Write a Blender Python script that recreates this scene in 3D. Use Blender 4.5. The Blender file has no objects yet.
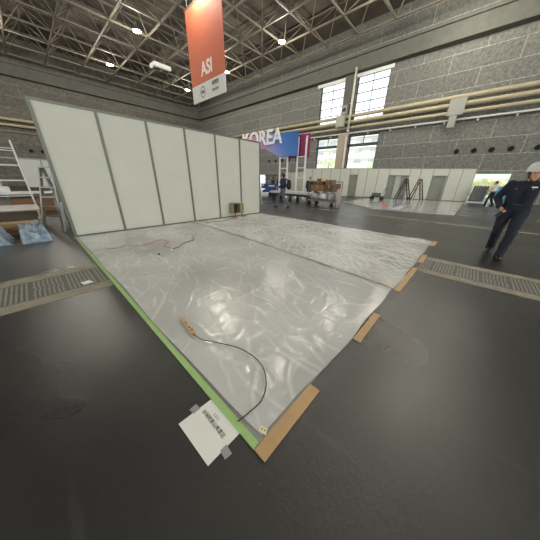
import bpy, bmesh, math, random
import numpy as np
from mathutils import Vector, Matrix, noise

random.seed(7)
SC = bpy.context.scene
COL = SC.collection
R = math.radians

# ------------------------------------------------------------------ camera
YAW, PITCH, ROLL = 0.8389, 0.4059, 0.0231
_f = Vector((math.cos(PITCH)*math.sin(YAW), math.cos(PITCH)*math.cos(YAW), -math.sin(PITCH)))
_r = Vector((math.cos(YAW), -math.sin(YAW), 0)); _u = _r.cross(_f)
_r2 = _r*math.cos(ROLL)+_u*math.sin(ROLL); _u2 = -_r*math.sin(ROLL)+_u*math.cos(ROLL)
cam_d = bpy.data.cameras.new('camera'); cam = bpy.data.objects.new('camera', cam_d); COL.objects.link(cam)
m3 = Matrix((_r2, _u2, -_f)).transposed()
cam.matrix_world = Matrix.Translation((-0.4535, -6.5325, 1.3112)) @ m3.to_4x4()
cam_d.sensor_width = 36; cam_d.lens = 208.69/540*36; cam_d.shift_x = -2.5/540
cam_d.clip_end = 500; cam_d.clip_start = 0.05
SC.camera = cam

# ------------------------------------------------------------------ world, sun, exposure
w = bpy.data.worlds.new('sky'); SC.world = w; w.use_nodes = True
bg = w.node_tree.nodes['Background']
bg.inputs[0].default_value = (0.93, 0.97, 1.0, 1); bg.inputs[1].default_value = 1.7
sd = bpy.data.lights.new('sun', 'SUN'); sun = bpy.data.objects.new('sun', sd); COL.objects.link(sun)
sd.energy = 4.0; sd.angle = R(2); sd.color = (1, .96, .9)
sun.rotation_euler = (0, R(-38), R(12))        # from the west-south-west, high
VS = SC.view_settings
VS.view_transform = 'Standard'; VS.look = 'None'; VS.exposure = 0.48; VS.gamma = 1
VS.use_curve_mapping = False
LAMP_W = 480

# ------------------------------------------------------------------ materials
def srgb(c):
    return tuple((x/255/12.92 if x/255 <= .04045 else ((x/255+.055)/1.055)**2.4) for x in c)+(1,)
MATS = {}
def mat(name, rgb, rough=.6, metal=0, var=.0, vscale=5, bump=0, bscale=40, emit=None, alpha=None, spec=None, rgb2=None):
    if name in MATS: return MATS[name]
    m = bpy.data.materials.new(name); m.use_nodes = True; MATS[name] = m
    nt = m.node_tree; b = nt.nodes['Principled BSDF']
    b.inputs['Roughness'].default_value = rough; b.inputs['Metallic'].default_value = metal
    if spec is not None: b.inputs['Specular IOR Level'].default_value = spec
    c = srgb(rgb)
    tc = nt.nodes.new('ShaderNodeTexCoord')
    n = nt.nodes.new('ShaderNodeTexNoise'); n.inputs['Scale'].default_value = vscale; n.inputs['Detail'].default_value = 6
    nt.links.new(tc.outputs['Object'], n.inputs['Vector'])
    mx = nt.nodes.new('ShaderNodeMix'); mx.data_type = 'RGBA'
    v = var if var else .04
    if rgb2: ca, cb = c, srgb(rgb2)
    else:
        ca = tuple(x*(1-v) for x in c[:3])+(1,); cb = tuple(min(1, x*(1+v)) for x in c[:3])+(1,)
    mx.inputs[6].default_value = ca; mx.inputs[7].default_value = cb
    rp = nt.nodes.new('ShaderNodeMapRange'); rp.inputs[1].default_value = .3; rp.inputs[2].default_value = .7
    nt.links.new(n.outputs['Fac'], rp.inputs[0]); nt.links.new(rp.outputs[0], mx.inputs[0])
    nt.links.new(mx.outputs[2], b.inputs['Base Color'])
    if bump:
        n2 = nt.nodes.new('ShaderNodeTexNoise'); n2.inputs['Scale'].default_value = bscale; n2.inputs['Detail'].default_value = 4
        nt.links.new(tc.outputs['Object'], n2.inputs['Vector'])
        bp_ = nt.nodes.new('ShaderNodeBump'); bp_.inputs['Strength'].default_value = bump; bp_.inputs['Distance'].default_value = .02
        nt.links.new(n2.outputs['Fac'], bp_.inputs['Height']); nt.links.new(bp_.outputs[0], b.inputs['Normal'])
    if emit:
        b.inputs['Emission Color'].default_value = c; b.inputs['Emission Strength'].default_value = emit
    if alpha is not None: b.inputs['Alpha'].default_value = alpha
    return m

def concrete_wall(name, a, b_, joint, rowh, brw, axis, patch=None):
    """block wall: axis 'x' or 'y' = horizontal direction of the wall"""
    m = bpy.data.materials.new(name); m.use_nodes = True; nt = m.node_tree; P = nt.nodes['Principled BSDF']
    P.inputs['Roughness'].default_value = .9; P.inputs['Specular IOR Level'].default_value = .2
    tc = nt.nodes.new('ShaderNodeTexCoord'); sp = nt.nodes.new('ShaderNodeSeparateXYZ'); cb = nt.nodes.new('ShaderNodeCombineXYZ')
    nt.links.new(tc.outputs['Object'], sp.inputs[0])
    nt.links.new(sp.outputs['X' if axis == 'x' else 'Y'], cb.inputs[0]); nt.links.new(sp.outputs['Z'], cb.inputs[1])
    br = nt.nodes.new('ShaderNodeTexBrick'); nt.links.new(cb.outputs[0], br.inputs['Vector'])
    br.inputs['Scale'].default_value = 1; br.inputs['Brick Width'].default_value = brw; br.inputs['Row Height'].default_value = rowh
    br.inputs['Mortar Size'].default_value = .022; br.inputs['Mortar Smooth'].default_value = .2; br.offset = .5; br.inputs['Bias'].default_value = 0
    br.inputs['Color1'].default_value = srgb(a); br.inputs['Color2'].default_value = srgb(b_); br.inputs['Mortar'].default_value = srgb(joint)
    n = nt.nodes.new('ShaderNodeTexNoise'); n.inputs['Scale'].default_value = 4.5; n.inputs['Detail'].default_value = 9; n.inputs['Roughness'].default_value = .85
    nt.links.new(tc.outputs['Object'], n.inputs['Vector'])
    mp = nt.nodes.new('ShaderNodeMapRange'); mp.inputs[1].default_value = .32; mp.inputs[2].default_value = .68; mp.inputs[3].default_value = .42; mp.inputs[4].default_value = 1.7
    nt.links.new(n.outputs['Fac'], mp.inputs[0])
    ml = nt.nodes.new('ShaderNodeVectorMath'); ml.operation = 'SCALE'
    nt.links.new(br.outputs['Color'], ml.inputs[0]); nt.links.new(mp.outputs[0], ml.inputs['Scale'])
    nt.links.new(ml.outputs[0], P.inputs['Base Color'])
    bp_ = nt.nodes.new('ShaderNodeBump'); bp_.inputs['Strength'].default_value = .6; bp_.inputs['Distance'].default_value = .05
    nt.links.new(n.outputs['Fac'], bp_.inputs['Height']); nt.links.new(bp_.outputs[0], P.inputs['Normal'])
    return m

def floor_mat():
    m = bpy.data.materials.new('hall_floor'); m.use_nodes = True; nt = m.node_tree; P = nt.nodes['Principled BSDF']
    tc = nt.nodes.new('ShaderNodeTexCoord')
    def nz(scale, det=8, ro=.6, vec=None):
        n = nt.nodes.new('ShaderNodeTexNoise'); n.inputs['Scale'].default_value = scale; n.inputs['Detail'].default_value = det; n.inputs['Roughness'].default_value = ro
        nt.links.new(vec or tc.outputs['Object'], n.inputs['Vector']); return n
    n1 = nz(.9); n2 = nz(22, 8, .8)
    mpv = nt.nodes.new('ShaderNodeMapping'); mpv.inputs['Scale'].default_value = (3.2, .35, 1); nt.links.new(tc.outputs['Object'], mpv.inputs[0])
    n3 = nz(1.2, 8, .7, mpv.outputs[0])
    r1 = nt.nodes.new('ShaderNodeMapRange'); r1.inputs[1].default_value = .35; r1.inputs[2].default_value = .68
    mix = nt.nodes.new('ShaderNodeMix'); mix.data_type = 'RGBA'
    mix.inputs[6].default_value = srgb((40, 40, 39)); mix.inputs[7].default_value = srgb((54, 53, 51))
    nt.links.new(n1.outputs['Fac'], r1.inputs[0]); nt.links.new(r1.outputs[0], mix.inputs[0])
    # pale scuffs
    r3 = nt.nodes.new('ShaderNodeMapRange'); r3.inputs[1].default_value = .60; r3.inputs[2].default_value = .76; r3.inputs[4].default_value = .5
    nt.links.new(n3.outputs['Fac'], r3.inputs[0])
    mix2 = nt.nodes.new('ShaderNodeMix'); mix2.data_type = 'RGBA'; mix2.inputs[7].default_value = srgb((84, 82, 79))
    nt.links.new(r3.outputs[0], mix2.inputs[0]); nt.links.new(mix.outputs[2], mix2.inputs[6])
    r2 = nt.nodes.new('ShaderNodeMapRange'); r2.inputs[1].default_value = .3; r2.inputs[2].default_value = .7; r2.inputs[3].default_value = .86; r2.inputs[4].default_value = 1.14
    nt.links.new(n2.outputs['Fac'], r2.inputs[0])
    sc = nt.nodes.new('ShaderNodeVectorMath'); sc.operation = 'SCALE'
    nt.links.new(mix2.outputs[2], sc.inputs[0]); nt.links.new(r2.outputs[0], sc.inputs['Scale']); nt.links.new(sc.outputs[0], P.inputs['Base Color'])
    rr = nt.nodes.new('ShaderNodeMapRange'); rr.inputs[1].default_value = .35; rr.inputs[2].default_value = .65; rr.inputs[3].default_value = .27; rr.inputs[4].default_value = .36
    n4 = nz(.5, 2, .5); nt.links.new(n4.outputs['Fac'], rr.inputs[0]); nt.links.new(rr.outputs[0], P.inputs['Roughness'])
    P.inputs['Specular IOR Level'].default_value = .75
    bp_ = nt.nodes.new('ShaderNodeBump'); bp_.inputs['Strength'].default_value = .25; bp_.inputs['Distance'].default_value = .01
    nt.links.new(n2.outputs['Fac'], bp_.inputs['Height']); nt.links.new(bp_.outputs[0], P.inputs['Normal'])
    return m

# ------------------------------------------------------------------ mesh helpers
def link_mesh(name, bm, m=None, parent=None, smooth=False, world=True):
    me = bpy.data.meshes.new(name)
    bmesh.ops.recalc_face_normals(bm, faces=bm.faces[:])
    bm.to_mesh(me); bm.free()
    return link_me(name, me, m, parent, smooth, world)
def link_me(name, me, m=None, parent=None, smooth=False, world=True):
    o = bpy.data.objects.new(name, me); COL.objects.link(o)
    if m is not None:
        for x in (m if isinstance(m, (list, tuple)) else [m]): me.materials.append(x)
    if smooth:
        for p in me.polygons: p.use_smooth = True
    if parent is not None:
        if world:
            M = wm(parent).inverted(); me.transform(M)
        o.parent = parent
    return o
def wm(o):
    M = o.matrix_basis.copy()
    return wm(o.parent) @ M if o.parent else M
def tag(o, label=None, cat=None, group=None, kind=None):
    if label: o['label'] = label
    if cat: o['category'] = cat
    if group: o['group'] = group
    if kind: o['kind'] = kind
    return o
def empty(name, loc, label, cat, group=None, rz=0):
    o = bpy.data.objects.new(name, None); COL.objects.link(o); o.location = loc; o.rotation_euler = (0, 0, rz); o.empty_display_size = .1
    return tag(o, label, cat, group)
def struct(name, bm, m, label, smooth=False):
    o = link_mesh(name, bm, m, None, smooth); return tag(o, label, 'building', None, 'structure')
def box(bm, lo, hi, mi=0, bevel=0):
    lo = Vector(lo); hi = Vector(hi)
    vs = [bm.verts.new((x, y, z)) for z in (lo.z, hi.z) for y in (lo.y, hi.y) for x in (lo.x, hi.x)]
    fs = []
    for q in ((0, 2, 3, 1), (4, 5, 7, 6), (0, 1, 5, 4), (2, 6, 7, 3), (0, 4, 6, 2), (1, 3, 7, 5)):
        f = bm.faces.new([vs[i] for i in q]); f.material_index = mi; fs.append(f)
    if bevel:
        bmesh.ops.bevel(bm, geom=list({e for f in fs for e in f.edges}), offset=bevel, segments=2, affect='EDGES')
    return vs
def obox(bm, a, b, wdt, hgt, up=(0, 0, 1), mi=0):
    """box beam from a to b"""
    a = Vector(a); b = Vector(b); d = (b-a); L = d.length; d.normalize(); up = Vector(up)
    s = d.cross(up)
    if s.length < 1e-4: s = d.cross(Vector((1, 0, 0)))
    s.normalize(); u = s.cross(d)
    vs = []
    for e in (a, b):
        for p, q in ((-1, -1), (1, -1), (1, 1), (-1, 1)):
            vs.append(bm.verts.new(e+s*p*wdt/2+u*q*hgt/2))
    for q in ((3, 2, 1, 0), (4, 5, 6, 7), (0, 1, 5, 4), (1, 2, 6, 5), (2, 3, 7, 6), (3, 0, 4, 7)):
        bm.faces.new([vs[i] for i in q]).material_index = mi
def cyl(bm, a, b, r0, r1=None, n=12, mi=0, cap=True):
    if r1 is None: r1 = r0
    a = Vector(a); b = Vector(b); d = (b-a).normalized()
    s = d.orthogonal().normalized(); u = d.cross(s)
    rings = []
    for e, r in ((a, r0), (b, r1)):
        rings.append([bm.verts.new(e+(s*math.cos(2*math.pi*i/n)+u*math.sin(2*math.pi*i/n))*r) for i in range(n)])
    for i in range(n):
        f = bm.faces.new([rings[0][i], rings[0][(i+1) % n], rings[1][(i+1) % n], rings[1][i]]); f.material_index = mi
    if cap:
        bm.faces.new(rings[0][::-1]).material_index = mi; bm.faces.new(rings[1]).material_index = mi
def catmull(pts, k=8):
    P = [Vector(p) for p in pts]; P = [P[0]*2-P[1]]+P+[P[-1]*2-P[-2]]; out = []
    for i in range(1, len(P)-2):
        for j in range(k):
            t = j/k
            out.append(.5*((2*P[i])+(-P[i-1]+P[i+1])*t+(2*P[i-1]-5*P[i]+4*P[i+1]-P[i+2])*t*t+(-P[i-1]+3*P[i]-3*P[i+1]+P[i+2])*t**3))
    out.append(P[-2]); return out
def tube(bm, pts, r, n=8, k=8, mi=0):
    pts = catmull(pts, k) if k > 1 else [Vector(p) for p in pts]
    rings = []; up = Vector((0, 0, 1))
    for i, p in enumerate(pts):
        d = (pts[min(i+1, len(pts)-1)]-pts[max(i-1, 0)]).normalized()
        s = d.cross(up)
        if s.length < .05: s = d.cross(Vector((1, 0, 0)))
        s.normalize(); u = s.cross(d)
        rings.append([bm.verts.new(p+(s*math.cos(2*math.pi*j/n)+u*math.sin(2*math.pi*j/n))*r) for j in range(n)])
    for a, b in zip(rings, rings[1:]):
        for j in range(n): bm.faces.new([a[j], a[(j+1) % n], b[(j+1) % n], b[j]]).material_index = mi
    bm.faces.new(rings[0][::-1]); bm.faces.new(rings[-1])
def prism(bm, pts, axis, t0, t1, mi=0):
    """polygon pts in the two other axes, extruded along axis from t0 to t1"""
    def mk(p, t):
        return {'x': (t, p[0], p[1]), 'y': (p[0], t, p[1]), 'z': (p[0], p[1], t)}[axis]
    A = [bm.verts.new(mk(p, t0)) for p in pts]; B = [bm.verts.new(mk(p, t1)) for p in pts]; n = len(pts)
    bm.faces.new(A[::-1]).material_index = mi; bm.faces.new(B).material_index = mi
    for i in range(n): bm.faces.new([A[i], A[(i+1) % n], B[(i+1) % n], B[i]]).material_index = mi
def NB(): return bmesh.new()
def ball(bm, c, r, seg=16, rings=10, mi=0, M=None):
    """ellipsoid, r scalar or triple"""
    rr = Vector((r, r, r)) if not hasattr(r, '__len__') else Vector(r)
    T = Matrix.Translation(c) @ (M.to_4x4() if M else Matrix.Identity(4)) @ Matrix.Diagonal((*rr, 1))
    g = bmesh.ops.create_uvsphere(bm, u_segments=seg, v_segments=rings, radius=1, matrix=T)
    for v in g['verts']:
        for f in v.link_faces: f.material_index = mi
def text_mesh(name, body, size, m, parent, M, extrude=.002, offset=0, align='CENTER', spacing=1):
    cu = bpy.data.curves.new(name, 'FONT'); cu.body = body; cu.size = size; cu.extrude = extrude; cu.offset = offset
    cu.align_x = align; cu.align_y = 'CENTER' if align != 'RIGHT' else 'BOTTOM_BASELINE'; cu.space_character = spacing
    t = bpy.data.objects.new(name, cu); COL.objects.link(t); bpy.context.view_layer.update()
    dg = bpy.context.evaluated_depsgraph_get()
    me = bpy.data.meshes.new_from_object(t.evaluated_get(dg)); bpy.data.objects.remove(t)
    me.transform(M); return link_me(name, me, m, parent)
def frame3(x, y, z, o): 
    return Matrix.Translation(o) @ Matrix((Vector(x), Vector(y), Vector(z))).transposed().to_4x4()
def copy_tree(o, parent=None):
    c = o.copy(); COL.objects.link(c); c.parent = parent
    for ch in [x for x in bpy.data.objects if x.parent == o]: copy_tree(ch, c)
    return c

# common materials
M_white = mat('panel_cream', (194, 194, 178), .55, var=.03, vscale=2)
M_alu = mat('anodised_aluminium', (140, 140, 128), .4, .6, var=.08)
M_alud = mat('dark_profile', (112, 112, 100), .45, .5)
M_silver = mat('ladder_silver', (172, 172, 162), .35, .7)
M_black = mat('matt_black', (28, 28, 30), .6)
M_whitep = mat('white_paint', (222, 222, 218), .5)
M_beam = mat('ledge_concrete', (96, 96, 88), .85, var=.12, vscale=2, bump=.2)
M_skin = mat('skin', (196, 148, 118), .55, var=.05)
M_hair = mat('black_hair', (22, 20, 20), .6, bump=.5, bscale=120)
M_navy = mat('navy_cloth', (27, 30, 44), .8, var=.15, vscale=9, bump=.3, bscale=200)

# ------------------------------------------------------------------ hall structure
XE, YN = 26.0, 37.0
bm = NB(); box(bm, (-30, -30, -.2), (26.5, 37.5, 0)); struct('floor', bm, floor_mat(), 'dark grey scuffed concrete hall floor')
bm = NB(); box(bm, (-80, -90, -.4), (140, 110, -.21)); tag(link_mesh('floor_outside', bm, mat('pale_paving', (170, 168, 160), .9)), 'pale paving outside the hall', 'ground', None, 'structure')

east_m = concrete_wall('east_blocks', (108, 108, 103), (116, 116, 109), (156, 156, 148), 1.22, 4.1, 'y')
north_m = concrete_wall('north_blocks', (100, 97, 90), (109, 105, 97), (130, 126, 115), 1.22, 4.1, 'x')
holes = [((7.15, 10.2), (7.6, 11.45)), ((2.65, 5.85), (7.6, 11.45)), ((7.2, 10.1), (2.2, 6.15)), ((2.65, 5.9), (2.2, 6.15)), ((-8.25, -6.0), (0, 2.2)), ((19.3, 20.8), (0, 2.1))]
ys = sorted({-30, 37.5} | {v for h in holes for v in h[0]}); zs = sorted({0, 15.5} | {v for h in holes for v in h[1]})
bm = NB()
for y0, y1 in zip(ys, ys[1:]):
    run = None
    for z0, z1 in zip(zs, zs[1:]):
        c = ((y0+y1)/2, (z0+z1)/2)
        if any(h[0][0] < c[0] < h[0][1] and h[1][0] < c[1] < h[1][1] for h in holes): continue
        box(bm, (XE, y0, z0), (XE+.45, y1, z1))
bmesh.ops.remove_doubles(bm, verts=bm.verts[:], dist=1e-4)
struct('wall_east', bm, east_m, 'grey concrete block wall with windows, pale joints')
bm = NB(); box(bm, (-30, YN, 0), (XE, YN+.5, 15.5)); struct('wall_north', bm, north_m, 'brownish grey block wall behind the booth wall')

# roof deck + ledges
roof_m = mat('roof_sheet', (88, 80, 71), .9, var=.2, vscale=.6)
bm = NB(); box(bm, (-30, -30, 15.5), (26.5, 37.5, 15.8))
struct('ceiling', bm, roof_m, 'brown grey roof deck above the steel space frame')
for i, (lo, hi) in enumerate([((XE-.7, -30, 11.65), (XE, YN-.7, 12.75)), ((-30, YN-.7, 11.65), (XE, YN, 12.75)), ((XE-.9, -30, 12.75), (XE, YN-.9, 12.95)), ((-30, YN-.9, 12.75), (XE, YN, 12.95))]):
    bm = NB(); box(bm, lo, hi); struct('trim_%d' % (i+1), bm, M_beam, 'grey concrete ledge beam under the roof')
# dark roof void behind ledge: beams
bm = NB()
P0 = []
sp = 3.0
xs_ = np.arange(-22, 25.6, sp); ys_ = np.arange(-22, 36.6, sp); zb, zt = 13.3, 15.0
rs = .055
for x in xs_: obox(bm, (x, ys_[0], zb), (x, ys_[-1], zb), .11, .11)
for y in ys_: obox(bm, (xs_[0], y, zb), (xs_[-1], y, zb), .11, .11)
for x in xs_[:-1]: obox(bm, (x+1.5, ys_[0]+1.5, zt), (x+1.5, ys_[-1]-1.5, zt), .11, .11)
for y in ys_[:-1]: obox(bm, (xs_[0]+1.5, y+1.5, zt), (xs_[-1]-1.5, y+1.5, zt), .11, .11)
for x in xs_[:-1]:
    for y in ys_[:-1]:
        for dx in (0, 3):
            for dy in (0, 3): cyl(bm, (x+dx, y+dy, zb), (x+1.5, y+1.5, zt), .045, n=5, cap=False)
struct('ceiling_truss', bm, mat('truss_paint', (108, 101, 88), .6), 'beige steel space frame under the hall roof')

# windows
M_frame = mat('window_frame_dark', (58, 58, 56), .5)
def glass_mat():
    m = bpy.data.materials.new('window_glass'); m.use_nodes = True; nt = m.node_tree; nt.nodes.clear()
    o = nt.nodes.new('ShaderNodeOutputMaterial'); mx = nt.nodes.new('ShaderNodeMixShader'); t = nt.nodes.new('ShaderNodeBsdfTransparent'); g = nt.nodes.new('ShaderNodeBsdfGlossy')
    t.inputs[0].default_value = (.96, .98, 1, 1); g.inputs['Roughness'].default_value = .03; mx.inputs[0].default_value = .06
    nt.links.new(t.outputs[0], mx.inputs[1]); nt.links.new(g.outputs[0], mx.inputs[2]); nt.links.new(mx.outputs[0], o.inputs[0]); return m
M_glass = glass_mat()
def window(i, y0, y1, z0, z1, cols, rows, bars=.06, transom=None):
    r_ = bpy.data.objects.new('window_%d' % i, None); COL.objects.link(r_); r_.location = (XE+.2, (y0+y1)/2, z0)
    tag(r_, 'tall gridded hall window letting in white daylight', 'window', None, 'structure')
    bm = NB(); x0, x1 = XE+.14, XE+.26
    for a in ((y0, y0+.1), (y1-.1, y1)): box(bm, (x0, a[0], z0), (x1, a[1], z1))
    for a in ((z0, z0+.1), (z1-.1, z1)): box(bm, (x0, y0+.1, a[0]), (x1, y1-.1, a[1]))
    link_mesh('window_frame', bm, M_frame, r_)
    bm = NB()
    for c in range(1, cols):
        y = y0+(y1-y0)*c/cols; box(bm, (x0+.02, y-bars/2, z0+.1), (x1-.02, y+bars/2, z1-.1))
    for c in rows: box(bm, (x0+.01, y0+.1, c-bars/2), (x1-.01, y1-.1, c+bars/2))
    link_mesh('glazing_bars', bm, M_frame, r_)
    bm = NB(); box(bm, (XE+.195, y0+.1, z0+.1), (XE+.205, y1-.1, z1-.1)); link_mesh('pane', bm, M_glass, r_)
up = [8.4, 9.2, 10.0, 10.8]
window(1, 7.15, 10.2, 7.6, 11.45, 2, up); window(2, 2.65, 5.85, 7.6, 11.45, 2, up)
window(3, 7.2, 10.1, 5.15, 6.15, 2, []); window(4, 2.65, 5.9, 5.15, 6.15, 2, [])
window(5, 7.2, 10.1, 2.2, 5.15, 1, []); window(6, 2.65, 5.9, 2.2, 5.15, 1, [])
# pale window head strips and dark transom bar
bm = NB(); box(bm, (XE-.12, 2.4, 11.3), (XE-.002, 10.6, 11.6)); struct('trim_5', bm, M_whitep, 'pale strip over the upper windows')
bm = NB(); box(bm, (XE-.15, 7.2, 5.08), (XE+.13, 10.1, 5.3)); box(bm, (XE-.15, 2.65, 5.08), (XE+.13, 5.9, 5.3)); struct('trim_6', bm, M_frame, 'dark transom bars across the lower windows')
# pier between windows
bm = NB(); box(bm, (XE-.5, 6.05, 0), (XE, 7.05, 6.3)); struct('trim_7', bm, mat('pier_beige', (168, 158, 140), .8, var=.08), 'beige pier between the lower windows')
bm = NB(); box(bm, (XE-.3, 5.95, 6.9), (XE, 7.1, 11.65)); struct('trim_8', bm, M_beam, 'grey pier between the upper windows')

# floor trenches
M_lip = mat('trench_kerb', (140, 134, 116), .85, var=.2, vscale=7, bump=.3)
def grate_mat():
    m = mat('trench_cover', (92, 92, 84), .7, var=.1, vscale=3)
    nt = m.node_tree; P = nt.nodes['Principled BSDF']
    return m
M_gr = grate_mat()
def trench(i, along, a0, a1, c0, l0, l1, c1):
    """covers between l0..l1, kerbs c0..l0 and l1..c1, along axis from a0 to a1"""
    bm = NB()
    def bx(p0, p1, q0, q1, z0, z1, mi=0):
        if along == 'x': box(bm, (p0, q0, z0), (p1, q1, z1), mi)
        else: box(bm, (q0, p0, z0), (q1, p1, z1), mi)
    bx(a0, a1, c0, l0, -.01, .006); bx(a0, a1, l1, c1, -.01, .006)
    bx(a0, a1, l0, l1, -.02, .001, 1)
    a = a0
    while a < a1-.01:
        e = min(a+.30, a1)
        # each cover: cast ridges
        b_ = a+.015; plate = int((a-a0)/.3) % 3
        while b_ < e-.015:
            if plate == 2:
                mid = (l0+l1)/2
                bx(b_, b_+.02, l0+.03, mid-.05, 0, .005, 2); bx(b_+.012, b_+.03, mid-.04, mid+.04, 0, .005, 2); bx(b_, b_+.02, mid+.05, l1-.03, 0, .005, 2)
            else: bx(b_, b_+.02, l0+.03, l1-.03, 0, .005, 2)
            b_ += .041
        a = e+.012
    return struct('trim_%d' % i, bm, [M_lip, mat('trench_cover_base', (100, 100, 92), .8, var=.1), mat('trench_rib', (132, 130, 120), .7, var=.12, vscale=12)], 'cable trench in the hall floor with ribbed metal covers')
trench(9, 'x', -4.2, -.04, -3.36, -3.16, -2.5, -2.28)
trench(10, 'y', -13.5, -6.14, 3.46, 3.64, 4.24, 4.42)
bm = NB(); box(bm, (9.35, -16, 0), (9.55, -1, .004)); struct('trim_11', bm, M_lip, 'pale joint strip across the dark hall floor')

# ------------------------------------------------------------------ outside
bm = NB(); box(bm, (62, -14, 0), (74, 34, 15.2))
apt = empty('apartment_building', (62, 10, -.2), 'white apartment block with rows of balconies seen through the lower windows', 'building')
bm = NB(); box(bm, (62, -14, -.2), (74, 34, 15.2)); link_mesh('wall', bm, mat('apartment_white', (232, 232, 226), .8), apt)
M_win = mat('dark_glass', (196, 200, 203), .4)
for fl in range(6):
    for k in range(12):
        y = -12.5+k*3.9; z = .8+fl*2.4
        bm = NB(); box(bm, (61.9, y, z), (61.99, y+1.9, z+1.2)); link_mesh('window', bm, M_win, apt)
bm = NB()
for fl in range(6): box(bm, (60.9, -14, .1+fl*2.4), (61.99, 34, .35+fl*2.4))
link_mesh('balcony_slab', bm, mat('apartment_white2', (225, 225, 220), .8), apt)
def leafy(name, loc, h, rad, label, col):
    t = empty(name, loc, label, 'tree', 'trees outside the lower windows')
    bm = NB(); cyl(bm, loc, (loc[0], loc[1], loc[2]+h*.6), .16, .09, 8)
    link_mesh('trunk', bm, mat('bark', (90, 75, 60), .9), t)
    bm = NB(); rnd = random.Random(loc[1])
    for k in range(900):
        d = Vector((rnd.gauss(0, 1), rnd.gauss(0, 1), rnd.gauss(0, 1))).normalized()*rnd.uniform(.4, 1)
        c = Vector(loc)+Vector((d.x*rad, d.y*rad, h*.62+d.z*h*.38))
        s = rnd.uniform(.12, .26); a = Vector((rnd.gauss(0, 1), rnd.gauss(0, 1), rnd.gauss(0, 1))).normalized(); b = a.orthogonal().normalized()
        vs = [bm.verts.new(c+a*s), bm.verts.new(c+b*s*.5), bm.verts.new(c-a*s), bm.verts.new(c-b*s*.5)]; bm.faces.new(vs)
    link_mesh('foliage', bm, mat('leaf_'+col, (206, 218, 172) if col == 'a' else (194, 210, 160), .8, var=.2), t)
leafy('leafy_tree', (42, 17.0, -.2), 7.4, 2.0, 'pale green leafy tree outside the left lower window', 'a')
leafy('leafy_tree', (42, 8.4, -.2), 5.2, 1.7, 'small green tree outside the right lower window, low in the pane', 'b')
# beyond the right doorway
bm = NB(); box(bm, (38, -26, 2.0), (40, 4, 3.2)); tag(link_mesh('awning', bm, mat('mint', (190, 226, 210), .7)), 'mint green canopy strip seen through the open doorway', 'canopy')
bm = NB()
for k in range(30):
    y = -26+k*1.0; ball(bm, (35.4+random.random(), y, .9+.3*random.random()), (.7, .8, .9), 10, 8)
for v in bm.verts: v.co += noise.noise_vector(v.co*2.5)*.25
tag(link_mesh('hedge', bm, mat('yellow_hedge', (228, 228, 176), .8, var=.25, vscale=4)), 'yellow green hedge outside the open doorway', 'hedge', None, 'stuff')
bm = NB(); box(bm, (XE+.47, -8.5, 2.25), (XE+.6, -5.8, 2.5)); struct('trim_12', bm, M_frame, 'shutter box over the right hand doorway')

# ------------------------------------------------------------------ pipes and wall fittings
M_pipe = mat('pipe_beige', (178, 166, 136), .5, var=.05)
for z, r, lab in ((7.92, .16, 'topmost of the three thick beige pipes along the block wall'), (7.4, .16, 'middle one of the three thick beige pipes along the block wall'), (6.85, .13, 'lowest of the three thick beige pipes along the block wall, above the white rail')):
    t = empty('wall_pipe', (XE-.45, 3, z), lab, 'pipe', 'beige pipes on the block wall')
    bm = NB(); cyl(bm, (XE-.45, -28, z), (XE-.45, 36, z), r, n=16); link_mesh('pipe_run', bm, M_pipe, t, True)
    bm = NB()
    for y in np.arange(-26, 36, 4.0): box(bm, (XE-.42, y-.04, z-r-.05), (XE-.01, y+.04, z-r+.02))
    tag(link_mesh('bracket', bm, M_alud, t), kind='stuff')
M_rail = mat('white_rail', (190, 190, 182), .5)
t = empty('cable_tray', (XE-.25, 3, 6.3), 'thin white cable tray running below the beige pipes', 'cable tray')
bm = NB(); box(bm, (XE-.36, -28, 6.3), (XE-.12, 36, 6.42)); link_mesh('tray', bm, M_rail, t)
bm = NB()
for y in np.arange(-27, 36, 2.2): box(bm, (XE-.3, y-.06, 6.12), (XE-.01, y+.06, 6.3))
tag(link_mesh('bracket', bm, M_rail, t), kind='stuff')
t = empty('cover_panel', (XE-.7, -3.4, 6.0), 'grey square metal cover panel over the beige pipes', 'panel')
bm = NB(); box(bm, (XE-.78, -3.95, 6.62), (XE-.66, -2.85, 7.78), bevel=.02); link_mesh('plate', bm, mat('panel_grey', (150, 150, 142), .5), t)
bm = NB(); box(bm, (XE-.77, -3.6, 5.75), (XE-.66, -3.1, 6.61)); link_mesh('lower_plate', bm, mat('panel_grey', (150, 150, 142), .5), t)
for q, s in enumerate((-3.8, -3.0)):
    bm = NB(); box(bm, (XE-.655, s-.04, 7.14), (XE-.635, s+.04, 7.2)); link_mesh('bracket', bm, M_alud, t)
# vertical white pipe by windows
bm = NB(); cyl(bm, (XE-.78, 5.8, 6.45), (XE-.78, 5.8, 11.9), .11, n=14); cyl(bm, (XE-.78, 5.8, 6.4), (XE-.78, 5.8, 6.6), .15, n=14)
cyl(bm, (XE-.78, 5.98, 9), (XE-.3, 5.98, 9), .04)
tag(link_mesh('downpipe', bm, mat('pipe_white', (206, 202, 188), .5), None, True), 'white upright downpipe between the two upper windows', 'pipe')
bm = NB(); cyl(bm, (XE-.6, 5.95, .0), (XE-.6, 5.95, 6.1), .1, n=14)
tag(link_mesh('downpipe', bm, mat('pipe_white', (206, 202, 188), .5), None, True), 'white upright downpipe on the pier between the lower windows', 'pipe')
t = empty('wall_speaker', (XE-.5, 6.6, 8.0), 'small grey box speaker on the pier between upper windows', 'speaker')
bm = NB(); box(bm, (XE-.62, 6.3, 8.1), (XE-.31, 7.0, 9.0), bevel=.03); link_mesh('cabinet', bm, mat('spk', (138, 138, 128), .6), t)
bm = NB(); cyl(bm, (XE-.63, 6.65, 8.55), (XE-.621, 6.65, 8.55), .2, n=20); link_mesh('grille', bm, M_black, t)
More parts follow.
